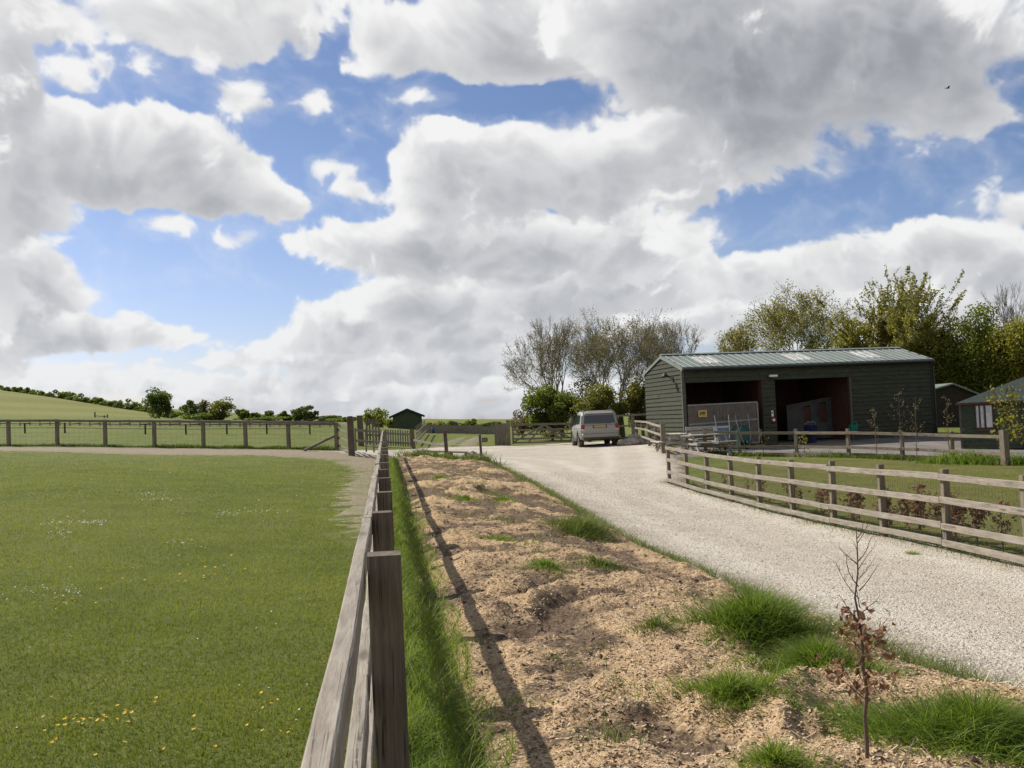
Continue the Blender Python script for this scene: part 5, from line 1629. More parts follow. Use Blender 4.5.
# tufts big enough to pick out
def tuft(label, px, py, rx, n, h, mat=None, rdeep=None, t0=.45, bend=1.0):
    p = hit_surf(px, py)
    n = int(n * 1.35); ang_ = nr.uniform(0, 2 * math.pi, n); rr = np.minimum(np.abs(nr.normal(0, .52, n)), 1.05) * (1 + .35 * np.sin(ang_ * 3 + px) + .2 * np.sin(ang_ * 5 + py))
    x = p.x + np.cos(ang_) * rr * rx; y = p.y + np.sin(ang_) * rr * (rdeep or rx)
    z = surf(x, y) - .01
    o = blades('grass_tuft', np.stack([x, y, z], -1) - np.array([p.x, p.y, p.z]), h * .85 * (.35 + .85 * nr.uniform(0, 1, n)) * np.clip(1.05 - .38 * rr, .3, 1.1), .0042 + .0003 * p.y, (.2 + .4 * rr + nr.uniform(0, 1.1, n)) * bend, mat or M['lush'], np.clip(t0 + nr.normal(0, .22, n) + .6 * (nr.uniform(0, 1, n) < .05), 0, 1), 4, out=ang_)
    o.location = p
    tag(o, label, 'grass tuft', 'grass tufts along the edge of the track')
tuft('tallest rounded grass tuft at the edge of the gravel, behind the brown leaved sapling', 755, 628, .42, 3400, .36, M['lush'], .34, .36)
tuft('dense green grass tuft half way along the track edge', 583, 533, .42, 1900, .34, M['dull_grass'], .5, .5)
tuft('short bright green grass tuft in the middle of the wood chips', 735, 697, .30, 1700, .17, M['lush'], .24, .5)
tuft('wide low grass tuft on the gravel edge just left of the sapling', 822, 664, .40, 2800, .20, M['lush'], .25, .40)
tuft('largest grass tuft in the bottom right corner beside the gravel', 975, 738, .62, 7500, .25, M['lush'], .34, .36)
tuft('thin pale grass tuft at the bottom edge left of the sapling', 776, 762, .22, 800, .12, M['lush'], .15, .55)
tuft('small flat grass tuft on the wood chips above the short bright tuft', 655, 628, .22, 600, .09, M['dull_grass'], .2)
tuft('long flat grass tuft on the bank below the track edge', 600, 566, .50, 900, .10, M['dull_grass'], .45)
tuft('leafy weed tuft growing out of the gravel near the fence', 913, 557, .09, 420, .13, M['lush'], .1, .6)
tuft('weed tuft at the foot of the first bays of the four rail fence', 690, 487, .28, 500, .22, M['lush'], .25, .55)
tuft('dark weed tuft hanging under the bottom rail by the middle posts', 815, 519, .34, 700, .26, M['dull_grass'], .25, .45)
for i, (px, py) in enumerate(((500, 541), (465, 500), (545, 566), (440, 478), (505, 500))):
    tuft(('pale grass patch beside the fence shadow on the bank', 'small green patch in the chips half way along the bank', 'green patch on the brown soil near the middle of the bank', 'far small green patch on the bank near the posts', 'low green patch near the gravel on the upper bank')[i], px, py, .28, 1000, .10, M['lush'], .45, .5)

# daisies and dandelions in the turf
def flowers(name, n, spots, mat, r0):
    V, Fc = [], []
    for k in range(n):
        if spots and k < n * .85:
            sx, sy, sr, sd = spots[k % len(spots)]
            p = hit(sx + nr.normal(0, sr), sy + nr.normal(0, sd))
        else:
            p = hit(nr.uniform(-40, 330), 470 + 290 * nr.uniform(0, 1) ** 1.3)
        if p.x > fence_x(p.y) - .15: continue
        r = r0 * nr.uniform(.7, 1.2) + .00045 * p.y; z = p.z + .035 + .02 * nr.uniform(0, 1)
        b = len(V); tx, ty = nr.uniform(-.5, .5, 2)
        V.append((p.x, p.y, z - r * .2))
        for j in range(8):
            a = j * math.pi / 4; V.append((p.x + r * math.cos(a), p.y + r * math.sin(a), z + r * (tx * math.cos(a) + ty * math.sin(a)) + (.25 * r if j % 2 else 0)))
        for j in range(8): Fc.append((b, b + 1 + j, b + 1 + (j + 1) % 8))
    me = bpy.data.meshes.new(name); me.from_pydata(V, [], Fc)
    tag(link(name, me, mat), kind='stuff')
M['petal'] = plain('daisy_petals', (.75, .75, .70), .7, 0, .05)
M['dandelion'] = plain('dandelion_yellow', (.72, .46, .01), .7, 0, .1)
flowers('daisies', 380, [(55, 526, 14, 1.2), (85, 525, 12, 1.4), (97, 525, 7, 1.2), (30, 596, 14, 4), (70, 598, 8, 4), (240, 514, 16, 1.6), (268, 514, 14, 1.5), (225, 516, 9, 2), (165, 501, 12, 1), (150, 496, 8, 1), (190, 546, 14, 3), (60, 537, 10, 2)], M['petal'], .0030)
flowers('dandelions', 110, [(100, 735, 50, 16), (85, 605, 20, 6), (220, 575, 30, 8), (160, 583, 30, 10), (125, 720, 20, 6), (280, 725, 30, 14), (75, 731, 16, 4)], M['dandelion'], .0068)

def octa(name, P, S, mat, tint, kind='stuff', flat=.7):
    """small irregular stones"""
    n = len(P)
    base = np.array([(1, 0, 0), (0, 1, 0), (-1, 0, 0), (0, -1, 0), (0, 0, 1), (0, 0, -1)], float)
    V = base[None] * (1 + nr.uniform(-.35, .35, (n, 6, 1))) * np.stack([S * nr.uniform(.7, 1.4, n), S * nr.uniform(.7, 1.2, n), S * flat], -1)[:, None]
    a = nr.uniform(0, 6.28, n); c, s = np.cos(a)[:, None], np.sin(a)[:, None]
    X = V[..., 0] * c - V[..., 1] * s; Y = V[..., 0] * s + V[..., 1] * c
    V = np.stack([X, Y, V[..., 2]], -1) + P[:, None]
    f = np.array([(0, 1, 4), (1, 2, 4), (2, 3, 4), (3, 0, 4), (1, 0, 5), (2, 1, 5), (3, 2, 5), (0, 3, 5)])
    F = (np.arange(n)[:, None, None] * 6 + f[None]).reshape(-1, 3)
    tag(link(name, np_mesh(name, V.reshape(-1, 3), F, {'tint': np.repeat(tint, 6)}), mat), kind=kind)
def tinted(name, cols, rough=.9):
    m, T, b, o = new_mat(name)
    t = T.node('ShaderNodeAttribute', out=2, attribute_name='tint')
    T.put(b.inputs['Base Color'], T.ramp(t, [(i / (len(cols) - 1), k) for i, k in enumerate(cols)]))
    b.inputs['Roughness'].default_value = rough; b.inputs['Specular IOR Level'].default_value = .2
    return m
M['pebble'] = tinted('limestone_pebbles', [(.25, .20, .14), (.40, .345, .265), (.52, .465, .375), (.66, .61, .52)])
M['clod'] = tinted('soil_clods', [(.06, .042, .028), (.12, .083, .055), (.20, .145, .098)])
M['chip'] = tinted('wood_chips', [(.29, .195, .11), (.42, .295, .175), (.53, .39, .24), (.66, .52, .35)])
N = 60000
d = 4.0 * (30 / 4.0) ** nr.uniform(0, 1, N)
xr = np.interp(d, [0, RB[1], RA[1]], [RB[0] - RDIR[0] / RDIR[1] * RB[1], RB[0], RA[0]])
x = strip_right(d) - .12 + (xr - strip_right(d) + .2) * nr.uniform(0, 1, N)
sd_ = poly_sd(x, d, trk)
x, d = x[sd_ > -.1], d[sd_ > -.1]; n = len(x)
octa('gravel_stones', np.stack([x, d, ground(x, d) + .035 + .02 * fbm(x * 1.1, d * 1.1, 4, seed=9) + .001], -1), (.004 + .008 * nr.uniform(0, 1, n) ** 3) * (1 + d * .012), M['pebble'], np.clip(.5 + nr.normal(0, .25, n), 0, 1))
N = 22000
d = 2.4 * (26 / 2.4) ** nr.uniform(0, 1, N); u = nr.uniform(.03, 1.0, N)
x = strip_left(d) + (strip_right(d) - strip_left(d)) * u
_, ch = strip_h(x, d)
ok = ch < nr.uniform(.1, .85, N); x, d = x[ok], d[ok]; n = len(x)
octa('soil_clods', np.stack([x, d, surf(x, d) + .004], -1), .004 + .020 * nr.uniform(0, 1, n) ** 3.5, M['clod'], np.clip(.5 + nr.normal(0, .25, n), 0, 1))
N = 130000
d = 2.4 * (13 / 2.4) ** nr.uniform(0, 1, N); u = nr.uniform(.06, 1.0, N)
x = strip_left(d) + (strip_right(d) - strip_left(d)) * u
_, ch = strip_h(x, d)
ok = ch > nr.uniform(.15, .75, N); x, d = x[ok], d[ok]; n = len(x)
P = np.stack([x, d, surf(x, d) + .006], -1)
L = .0035 + .011 * nr.uniform(0, 1, n) ** 2.5; Wc = .002 + .0032 * nr.uniform(0, 1, n)
strw = nr.uniform(0, 1, n) < .006; L = np.where(strw, .04 + .05 * nr.uniform(0, 1, n), L); Wc = np.where(strw, .0022, Wc)
a = nr.uniform(0, 6.28, n); e1_ = np.stack([np.cos(a), np.sin(a), nr.normal(0, .35, n)], -1); e2_ = np.stack([-np.sin(a), np.cos(a), nr.normal(0, .35, n)], -1)
V = np.stack([P - e1_ * L[:, None] - e2_ * Wc[:, None], P + e1_ * L[:, None] - e2_ * Wc[:, None], P + e1_ * L[:, None] + e2_ * Wc[:, None], P - e1_ * L[:, None] + e2_ * Wc[:, None]], 1)
tag(link('wood_chips', np_mesh('wood_chips', V.reshape(-1, 3), np.arange(n * 4).reshape(-1, 4), {'tint': np.repeat(np.clip(.52 + nr.normal(0, .22, n) + .25 * strw, 0, 1), 4)}), M['chip']), kind='stuff')

# ------------------------------------------------------------------ trees
def bark(name, a, b_):
    m, T, b, o = new_mat(name)
    p = pos_obj(T)
    n = T.noise(T.map(p, (6, 6, 1.2)), 3.0, 4, .65)
    T.put(b.inputs['Base Color'], T.ramp(n, [(.3, a), (.7, b_)])); b.inputs['Roughness'].default_value = .9; b.inputs['Specular IOR Level'].default_value = .15
    return m
M['bark'] = bark('grey_brown_bark', (.15, .13, .105), (.28, .25, .205))
M['bark_dark'] = bark('dark_bark', (.045, .036, .028), (.10, .082, .062))
M['twig'] = bark('brown_twig', (.10, .070, .052), (.17, .125, .095))
M['leaf_bright'] = leafy('fresh_green_leaves', [(.065, .088, .014), (.135, .165, .024), (.205, .225, .036), (.30, .30, .065)], .5, .58)
M['leaf_olive'] = leafy('olive_leaves', [(0.0806, 0.0858, 0.0182), (0.156, 0.1534, 0.0312), (0.2405, 0.221, 0.0468), (0.351, 0.299, 0.078)], .5, .58)
M['leaf_yellow'] = leafy('yellow_green_leaves', [(0.108, 0.1104, 0.0168), (0.192, 0.186, 0.0312), (0.282, 0.258, 0.0456), (0.408, 0.348, 0.084)], .5, .58)
M['leaf_bud'] = leafy('brown_buds', [(.095, .078, .038), (.16, .135, .062), (.225, .19, .09), (.29, .25, .14)], .6, .4)
M['leaf_dark'] = leafy('dark_green_leaves', [(0.0473, 0.0702, 0.0135), (0.0945, 0.1269, 0.0243), (0.1485, 0.1823, 0.0378), (0.2228, 0.243, 0.0567)], .5, .58)
M['leaf_far'] = leafy('distant_green_leaves', [(.045, .064, .016), (.085, .108, .024), (.13, .15, .036), (.19, .195, .06)], .6, .4)
M['leaf_brown'] = leafy('dead_beech_leaves', [(.085, .040, .024), (.18, .088, .052), (.28, .15, .092), (.40, .25, .165)], .6, .4)

def grow(rng, p, d, L, r, lvl, cfg, segs, ends):
    mx = cfg['levels']
    n = 3 if lvl < mx else 2
    for k in range(n):
        d = (d + Vector((rng.gauss(0, cfg['wob']), rng.gauss(0, cfg['wob']), rng.gauss(0, cfg['wob']) + cfg['up'] * (1 if lvl else .2)))).normalized()
        q = p + d * (L / n)
        r1 = r * (1 - .13)
        segs.append((p, q, r, r1, lvl))
        if lvl < mx and lvl > 0 and rng.random() < cfg['side']:
            grow(rng, q, side_dir(rng, d, cfg['ang'] * 1.3), L * .55, r1 * .45, min(lvl + 2, mx), cfg, segs, ends)
        p, r = q, r1
    if lvl >= mx:
        ends.append((p, d)); return
    for k in range(cfg['kids'][min(lvl, len(cfg['kids']) - 1)]):
        grow(rng, p, side_dir(rng, d, cfg['ang'] * rng.uniform(.5, 1.25) * (cfg.get('spread', 1.3) if lvl == 0 else 1)), L * cfg['ratio'] * rng.uniform(.8, 1.15), r * rng.uniform(.55, .75), lvl + 1, cfg, segs, ends)

def side_dir(rng, d, a):
    v = Vector((rng.gauss(0, 1), rng.gauss(0, 1), rng.gauss(0, 1)))
    v = (v - d * v.dot(d)).normalized()
    return (d * math.cos(a) + v * math.sin(a)).normalized()

def tubes_np(segs, sides):
    p0 = np.array([s[0][:] for s in segs]); p1 = np.array([s[1][:] for s in segs]); r0 = np.array([s[2] for s in segs]); r1 = np.array([s[3] for s in segs])
    d = p1 - p0; d /= np.maximum(np.linalg.norm(d, axis=1, keepdims=True), 1e-9)
    ref = np.where(np.abs(d[:, 2:3]) > .9, np.array([[1.0, 0, 0]]), np.array([[0, 0, 1.0]]))
    u = np.cross(d, ref); u /= np.linalg.norm(u, axis=1, keepdims=True); v = np.cross(d, u)
    a = np.arange(sides) * 2 * math.pi / sides
    ring = u[:, None] * np.cos(a)[None, :, None] + v[:, None] * np.sin(a)[None, :, None]
    V = np.stack([p0[:, None] + ring * r0[:, None, None], p1[:, None] + ring * r1[:, None, None]], 1).reshape(-1, 3)
    b = (np.arange(len(segs)) * 2 * sides)[:, None]
    k = np.arange(sides); k2 = (k + 1) % sides
    F = np.stack([b + k, b + k2, b + sides + k2, b + sides + k], -1).reshape(-1, 4)
    return V, F

def leaf_quads(P, size, mat, name, parent, t0=.5, tvar=.2, lat=1.0, tint=None, tone=None):
    n = len(P)
    a = nr.normal(0, 1, (n, 3)); a /= np.linalg.norm(a, axis=1, keepdims=True)
    b = nr.normal(0, 1, (n, 3)); b -= a * np.sum(a * b, 1, keepdims=True); b /= np.linalg.norm(b, axis=1, keepdims=True)
    s = size * nr.uniform(.6, 1.35, n)
    A = a * s[:, None] * .5; B = b * (s * .36 * lat)[:, None]
    V = np.stack([P - A, P + B - A * .1, P + A, P - B - A * .1], 1)
    if tint is None: tint = np.clip(t0 + nr.normal(0, tvar, n) + (tone if tone is not None else 0), 0, 1)
    return link(name, np_mesh(name, V.reshape(-1, 3), np.arange(n * 4).reshape(-1, 4), {'tint': np.repeat(tint, 4)}), mat, parent)

def tree(name, label, base, H, Wd, seed, cfg, leaf=None, nleaf=0, lsize=.15, jit=.18, bark_='bark', cat='tree', group=None, rmin=.010, lean=0, low=.0, t0=.5, trunk_r=None):
    """trunk, limbs and twigs grown then fitted to height H and width Wd"""
    rng = random.Random(seed)
    root = thing(name, label, cat, base, group=group)
    segs, ends = [], []
    stems = cfg.get('stems', 1)
    for k in range(stems):
        a = 6.28 * k / stems + rng.uniform(-.4, .4)
        d = Vector((math.cos(a) * .28, math.sin(a) * .28, 1)).normalized() if stems > 1 else Vector((lean, 0, 1)).normalized()
        grow(rng, Vector((math.cos(a) * .15 * (stems > 1), math.sin(a) * .15 * (stems > 1), 0)), d, cfg['trunk'], cfg['r'] * (1 if k == 0 else rng.uniform(.6, 1)), 0, cfg, segs, ends)
    if cfg.get('spikes'):
        zs = sorted(e[0].z for e in ends); top = zs[-1]
        for k in range(cfg['spikes']):
            p = rng.choice(ends)[0]
            if p.z < top * .45: continue
            c = Vector((0, 0, top * .35)); d = ((p - c).normalized() + Vector((rng.gauss(0, .15), rng.gauss(0, .15), .12))).normalized()
            Ls = top * rng.uniform(.09, .18)
            for j in range(5):
                q = p + d * (Ls / 5); segs.append((p, q, .018, .014, cfg['levels'])); segs.append((p, q, .018, .014, cfg['levels'])); p = q
                d = (d + Vector((rng.gauss(0, .05), rng.gauss(0, .05), .05))).normalized()
    pts = np.array([s[1][:] for s in segs])
    hs = H / np.percentile(pts[:, 2], 99.95 if cfg.get('spikes') else 99.7)
    cx = np.median(pts[:, 0]); cy = np.median(pts[:, 1])
    ws = (Wd / 2) / max(np.percentile(np.abs(pts[:, 0] - cx), 98), .1)
    ws2 = (Wd / 2) / max(np.percentile(np.abs(pts[:, 1] - cy), 98), .1)
    B = Vector(base)
    def fx(p): return Vector((p.x * ws, p.y * ws2, p.z * hs)) + B
    segs = [(fx(s[0]), fx(s[1]), max(s[2], rmin), max(s[3], rmin * .8), s[4]) for s in segs]
    segs = [s if s[4] else (s[0] - Vector((0, 0, .25 if s[0].z < B.z + .01 else 0)), s[1], s[2], s[3], 0) for s in segs]
    VV, FF, o_ = [], [], 0
    for ss, k in (([s for s in segs if s[4] <= 1], 7), ([s for s in segs if s[4] in (2, 3)], 5), ([s for s in segs if s[4] > 3], 3)):
        if ss:
            V, F = tubes_np(ss, k); VV.append(V); FF.append(F + o_); o_ += len(V)
    link('trunk', np_mesh('trunk', np.concatenate(VV), np.concatenate(FF), smooth=True), M[bark_], root)
    if leaf:
        tw = [s for s in segs if s[4] >= cfg['levels'] - 1 and s[1].z > B.z + low * H]
        i = nr.integers(0, len(tw), nleaf)
        p0 = np.array([s[0][:] for s in tw])[i]; p1 = np.array([s[1][:] for s in tw])[i]
        t = nr.uniform(0, 1, (nleaf, 1))
        P = p0 + (p1 - p0) * t + nr.normal(0, jit, (nleaf, 3))
        tone = fbm(P[:, 0] * .9 + P[:, 1] * .7, P[:, 2] * .9 + seed, 3, seed=seed) * .35
        leaf_quads(P, lsize, M[leaf], 'crown', root, t0, tone=tone)
    return root

def bush(name, label, base, H, Wd, seed, leaf, n, lsize, cat='bush', group=None, flat=.0, clumps=14, trunk=True, t0=.5, deep=None, bark_='bark_dark', skirt=.12):
    """crown of leaf clumps with gaps between them, on a short branching stem"""
    rg = np.random.default_rng(seed)
    root = thing(name, label, cat, base, group=group)
    B = np.array(base[:])
    deep = deep or Wd
    C = []
    while len(C) < clumps:
        q = rg.uniform(-1, 1, 3)
        if np.linalg.norm(q) > 1 or np.linalg.norm(q) < .35: continue
        if q[2] < -.95: continue
        C.append(q)
    C = np.array(C)
    rc = rg.uniform(.20, .42, clumps)
    i = rg.integers(0, clumps, n)
    v = rg.normal(0, 1, (n, 3)); v /= np.linalg.norm(v, axis=1, keepdims=True)
    q = C[i] * .74 + v * (rc[i] * rg.uniform(.35, 1.12, n) ** .6)[:, None]
    q[:, 2] = np.clip(q[:, 2], -1.02, 1.05)
    sc = np.array([Wd / 2, deep / 2, H * (1 - skirt) / 2])
    P = B + q * sc * np.where(q[:, 2:3] < 0, np.array([[.92, .92, 1.12]]), 1) + np.array([0, 0, H * skirt + H * (1 - skirt) / 2])
    P[:, 2] = np.maximum(P[:, 2], B[2] + H * max(skirt, 0) * .6 + rg.uniform(0, .05, n) * H)
    tone = rg.uniform(-.16, .16, clumps)[i]
    tint = np.clip(t0 + rg.normal(0, .16, n) + tone, 0, 1)
    segs = []
    rng = random.Random(seed)
    for k in range(clumps):
        tgt = Vector(B + C[k] * .7 * sc + np.array([0, 0, H * skirt + H * (1 - skirt) / 2]))
        st = Vector(B) + Vector((rng.uniform(-.04, .04) * Wd, rng.uniform(-.04, .04) * Wd, H * .18))
        mid = st.lerp(tgt, .5) + Vector((0, 0, H * .06))
        segs += [(st, mid, max(H * .014, .02), H * .009, 1), (mid, tgt, H * .009, H * .005, 1)]
    segs.append((Vector(B) - Vector((0, 0, .3)), Vector(B) + Vector((0, 0, H * .3)), max(H * .026, .03), H * .02, 0))
    V, F = tubes_np(segs, 5)
    link('trunk' if trunk else 'stem', np_mesh('trunk', V, F, smooth=True), M[bark_], root)
    leaf_quads(P, lsize, M[leaf], 'crown', root, tint=tint)
    return root

def base_at(px, d):
    """ground point in the direction of a column (taken at the horizon), d metres ahead"""
    for _ in range(4):
        p = at(px, 425, d)
    return on(p[0], p[1])
def px_w(n, d): return n * d / F_PX
def top_h(px, py, d, b): return float(at(px, py, d)[2]) - b.z

BARE = dict(levels=6, wob=.10, up=.07, side=.55, ang=.44, kids=[5, 3, 3, 3, 2, 3], ratio=.80, trunk=.8, r=.20, spread=1.6)
b = base_at(562, 63); tree('bare_tree', 'leafless grey tree with a broad fan of twigs left of the car', b, top_h(545, 319, 63, b), px_w(80, 63), 3, BARE, 'leaf_bud', 13000, .065, .12, rmin=.008)
b = base_at(588, 68); tree('bare_tree', 'thin leafless tree showing between the two broad trees behind the car', b, top_h(588, 314, 68, b), px_w(64, 68), 8, dict(BARE, kids=[3, 3, 2, 2, 2, 3], up=.18), 'leaf_bud', 8000, .07, .10, rmin=.010)
b = base_at(622, 60); tree('budding_tree', 'brown budding tree with upright limbs above the silver car', b, top_h(622, 312, 60, b), px_w(96, 60), 14, dict(BARE, ang=.40), 'leaf_bud', 15000, .08, .18, rmin=.008)
b = base_at(676, 66); tree('bare_tree', 'leafless tree with fine twigs rising behind the left end of the barn roof', b, top_h(676, 318, 66, b), px_w(66, 66), 21, dict(BARE, up=.18), 'leaf_bud', 9000, .06, .10, rmin=.008)
b = base_at(552, 58); bush('bush', 'rounded bright green bush under the leafless trees left of the car', b, top_h(556, 379, 58, b), px_w(62, 58), 31, 'leaf_bright', 15000, .125, clumps=26, t0=.26, skirt=.04)
b = base_at(604, 57); bush('bush', 'dark olive bush directly behind the silver car', b, top_h(604, 384, 57, b), px_w(66, 57), 32, 'leaf_olive', 15000, .125, clumps=28, t0=.36, skirt=.02)
b = base_at(643, 58.5); bush('bush', 'green bush filling the gap between the car and the barn', b, top_h(643, 376, 58.5, b), px_w(40, 58), 33, 'leaf_olive', 9000, .125, clumps=20, t0=.48, skirt=.02)
b = base_at(585, 60); bush('bush', 'twiggy olive brown undergrowth bush between the leafless trees', b, top_h(585, 372, 60, b), px_w(80, 60), 36, 'leaf_bud', 9000, .11, clumps=26, t0=.45, skirt=.0)
b = base_at(522, 60); bush('bush', 'low thin brown bush at the left edge of the leafless trees', b, top_h(522, 408, 60, b), px_w(30, 60), 34, 'leaf_bud', 1600, .12, clumps=12, skirt=.02)

LEAFY = dict(levels=6, wob=.12, up=.10, side=.40, ang=.46, kids=[4, 3, 3, 3, 2, 2], ratio=.78, trunk=1.8, r=.26, spread=1.3)
b = base_at(745, 66); tree('young_tree', 'small orange green tree peeping over the middle of the barn roof', b, top_h(745, 326, 66, b), px_w(44, 66), 41, dict(LEAFY, kids=[4, 3, 3, 2, 2, 2]), 'leaf_olive', 5500, .12, .16, t0=.75)
b = base_at(797, 68); tree('ash_tree', 'broad rounded tree with thin yellow leaves and visible branches behind the barn', b, top_h(800, 290, 68, b), px_w(100, 68), 43, LEAFY, 'leaf_yellow', 15000, .115, .22, rmin=.014)
CH = dict(levels=5, wob=.06, up=.03, side=.7, ang=.52, kids=[5, 4, 3, 2, 2], ratio=.84, trunk=2.2, r=.26, spread=1.0, spikes=55)
b = base_at(897, 58); tree('cherry_tree', 'tall cherry tree with spiky upright leafy branches behind the right end of the barn', b, top_h(900, 266, 58, b), px_w(118, 58), 47, CH, 'leaf_olive', 26000, .135, .07, t0=.62, rmin=.014)
b = base_at(868, 61); bush('bush', 'yellow green leafy tree mass below the spiky cherry, just above the barn roof', b, top_h(862, 312, 61, b), px_w(78, 61), 51, 'leaf_yellow', 17000, .13, 'tree', clumps=34, t0=.46, skirt=.1)
b = base_at(928, 57); bush('dense_tree', 'dark green leafy tree just past the right end of the barn', b, top_h(926, 312, 57, b), px_w(70, 57), 52, 'leaf_olive', 18000, .13, 'tree', clumps=34, t0=.30, skirt=.1)
b = base_at(982, 56); bush('dense_tree', 'bright green full tree behind the hut', b, top_h(985, 300, 56, b), px_w(84, 56), 53, 'leaf_bright', 24000, .135, 'tree', clumps=44, t0=.66, skirt=.06)
b = base_at(1034, 54); bush('dense_tree', 'olive green tree cut by the right edge of the picture', b, top_h(1030, 305, 54, b), px_w(76, 54), 54, 'leaf_yellow', 18000, .135, 'tree', clumps=36, t0=.45, skirt=.06)
b = base_at(1030, 60); tree('bare_tree', 'leafless tree top above the olive tree at the right edge', b, top_h(1026, 284, 60, b), px_w(60, 60), 57, dict(BARE, kids=[3, 3, 3, 2, 2, 2]), None, 0, rmin=.010)
b = base_at(960, 62); bush('dense_tree', 'dark gap filling tree between the cherry and the bright green tree', b, top_h(950, 332, 62, b), px_w(60, 62), 58, 'leaf_dark', 11000, .14, 'tree', clumps=28, t0=.6, skirt=.04)
b = base_at(1085, 58); bush('dense_tree', 'green tree beyond the right edge behind the hut roof', b, 7.5, 6.5, 59, 'leaf_bright', 7000, .2, 'tree', clumps=30)
# hedge behind the sheds so no field shows between the trunks
for i, px in enumerate((705, 760, 820, 880, 1010)):
    b = base_at(px, 70 + 2 * (i % 2)); bush('hedge_shrub', 'dark hedge shrub hidden low behind the barn and the trees', b, 4.2 + .4 * (i % 3), px_w(64, 70), 70 + i, 'leaf_dark', 3200, .22, group='hedge shrubs behind the barn', clumps=20, skirt=.02)

# --- far trees of the left field
FAR = [
    ('big_tree', 'tallest dark green tree at the foot of the hill', 159, 418.5, 387, 36, 'leaf_dark', 2600, .32, 225, 26),
    ('field_tree', 'yellow green bushy tree right of the tallest hill tree', 190, 420.5, 399, 30, 'leaf_far', 1700, .5, 190, 18),
    ('field_tree', 'thin brown tree between two rounded trees in the far field', 206, 421, 399.5, 16, 'leaf_bud', 700, .5, 192, 12),
    ('field_tree', 'rounded olive tree with a yellow crown in the far field', 221, 421, 397, 33, 'leaf_olive', 1900, .28, 185, 20),
    ('field_tree', 'small dark rounded tree right of the olive yellow tree', 243, 421, 407, 17, 'leaf_dark', 800, .6, 190, 12),
    ('field_tree', 'small pale green tree right of the small dark tree', 255, 421, 411, 12, 'leaf_far', 500, .6, 190, 9),
    ('field_tree', 'pale bushy tree left of a darker pair in the middle distance', 270, 421.5, 411, 19, 'leaf_far', 800, .62, 196, 12),
    ('field_tree', 'dark small tree touching the wide spreading tree', 287, 421.5, 410, 17, 'leaf_dark', 900, .7, 194, 12),
    ('field_tree', 'wide spreading dark green tree left of the gate post', 306, 421.5, 404.5, 30, 'leaf_far', 1800, .42, 190, 18),
    ('hedge_shrub', 'low hedge right of the wide spreading tree', 330, 422, 415, 34, 'leaf_far', 1100, .4, 196, 14),
    ('hedge_shrub', 'low dark hedge behind the wire fence under the far trees', 345, 423, 417.5, 40, 'leaf_dark', 1100, .6, 190, 16),
    ('field_tree', 'light green open tree behind the gates, left of the green shed', 376, 426, 402.5, 28, 'leaf_bright', 1500, .55, 125, 20),
    ('hedge_shrub', 'dark shrub between the light green tree and the shed', 392, 428, 418, 22, 'leaf_dark', 800, .6, 130, 12),
    ('hedge_shrub', 'yellowish far hedge right of the green shed', 436, 431, 420.5, 24, 'leaf_yellow', 900, .35, 160, 12),
    ('hedge_shrub', 'spiky far hedge with two thin tops', 452, 431, 420, 22, 'leaf_far', 900, .5, 160, 14),
    ('field_tree', 'small rounded green tree above the far board fence', 472, 431.5, 418, 15, 'leaf_bright', 800, .45, 160, 12),
    ('hedge_shrub', 'long far hedge left of the leafless trees', 492, 432, 421, 34, 'leaf_far', 1300, .48, 158, 16),
    ('hedge_shrub', 'olive far hedge behind the wide field gate', 526, 432, 420.5, 40, 'leaf_olive', 1500, .5, 150, 18),
    ('hedge_shrub', 'dark low hedge under the yellow green and olive trees', 205, 421.5, 412, 56, 'leaf_dark', 1500, .5, 186, 22),
    ('hedge_shrub', 'dark low hedge under the small trees left of the spreading tree', 262, 422, 416, 60, 'leaf_dark', 1500, .45, 192, 22),
    ('hedge_shrub', 'dark low bush at the foot of the tallest hill tree', 172, 420, 411, 30, 'leaf_dark', 900, .5, 215, 14),
    ('hedge_shrub', 'dark far shrub left of the spiky hedge', 462, 431, 423, 16, 'leaf_dark', 500, .6, 158, 9),
]
for i, (nm, lb, px, pyb, pyt, w, lf_, n, t0, d, cl2) in enumerate(FAR):
    b = hit(px, pyb, 900) if pyb < 419 else Vector(at(px, pyb, d))
    b = on(b.x, b.y); d = b.y
    bush(nm, lb, b, max(top_h(px, pyt, d, b), 1.0), px_w(w, d), 100 + i, lf_, int(n * 1.5), d * 1.9 / F_PX, 'tree' if 'tree' in nm else 'hedge', clumps=cl2, t0=t0, skirt=-.06)
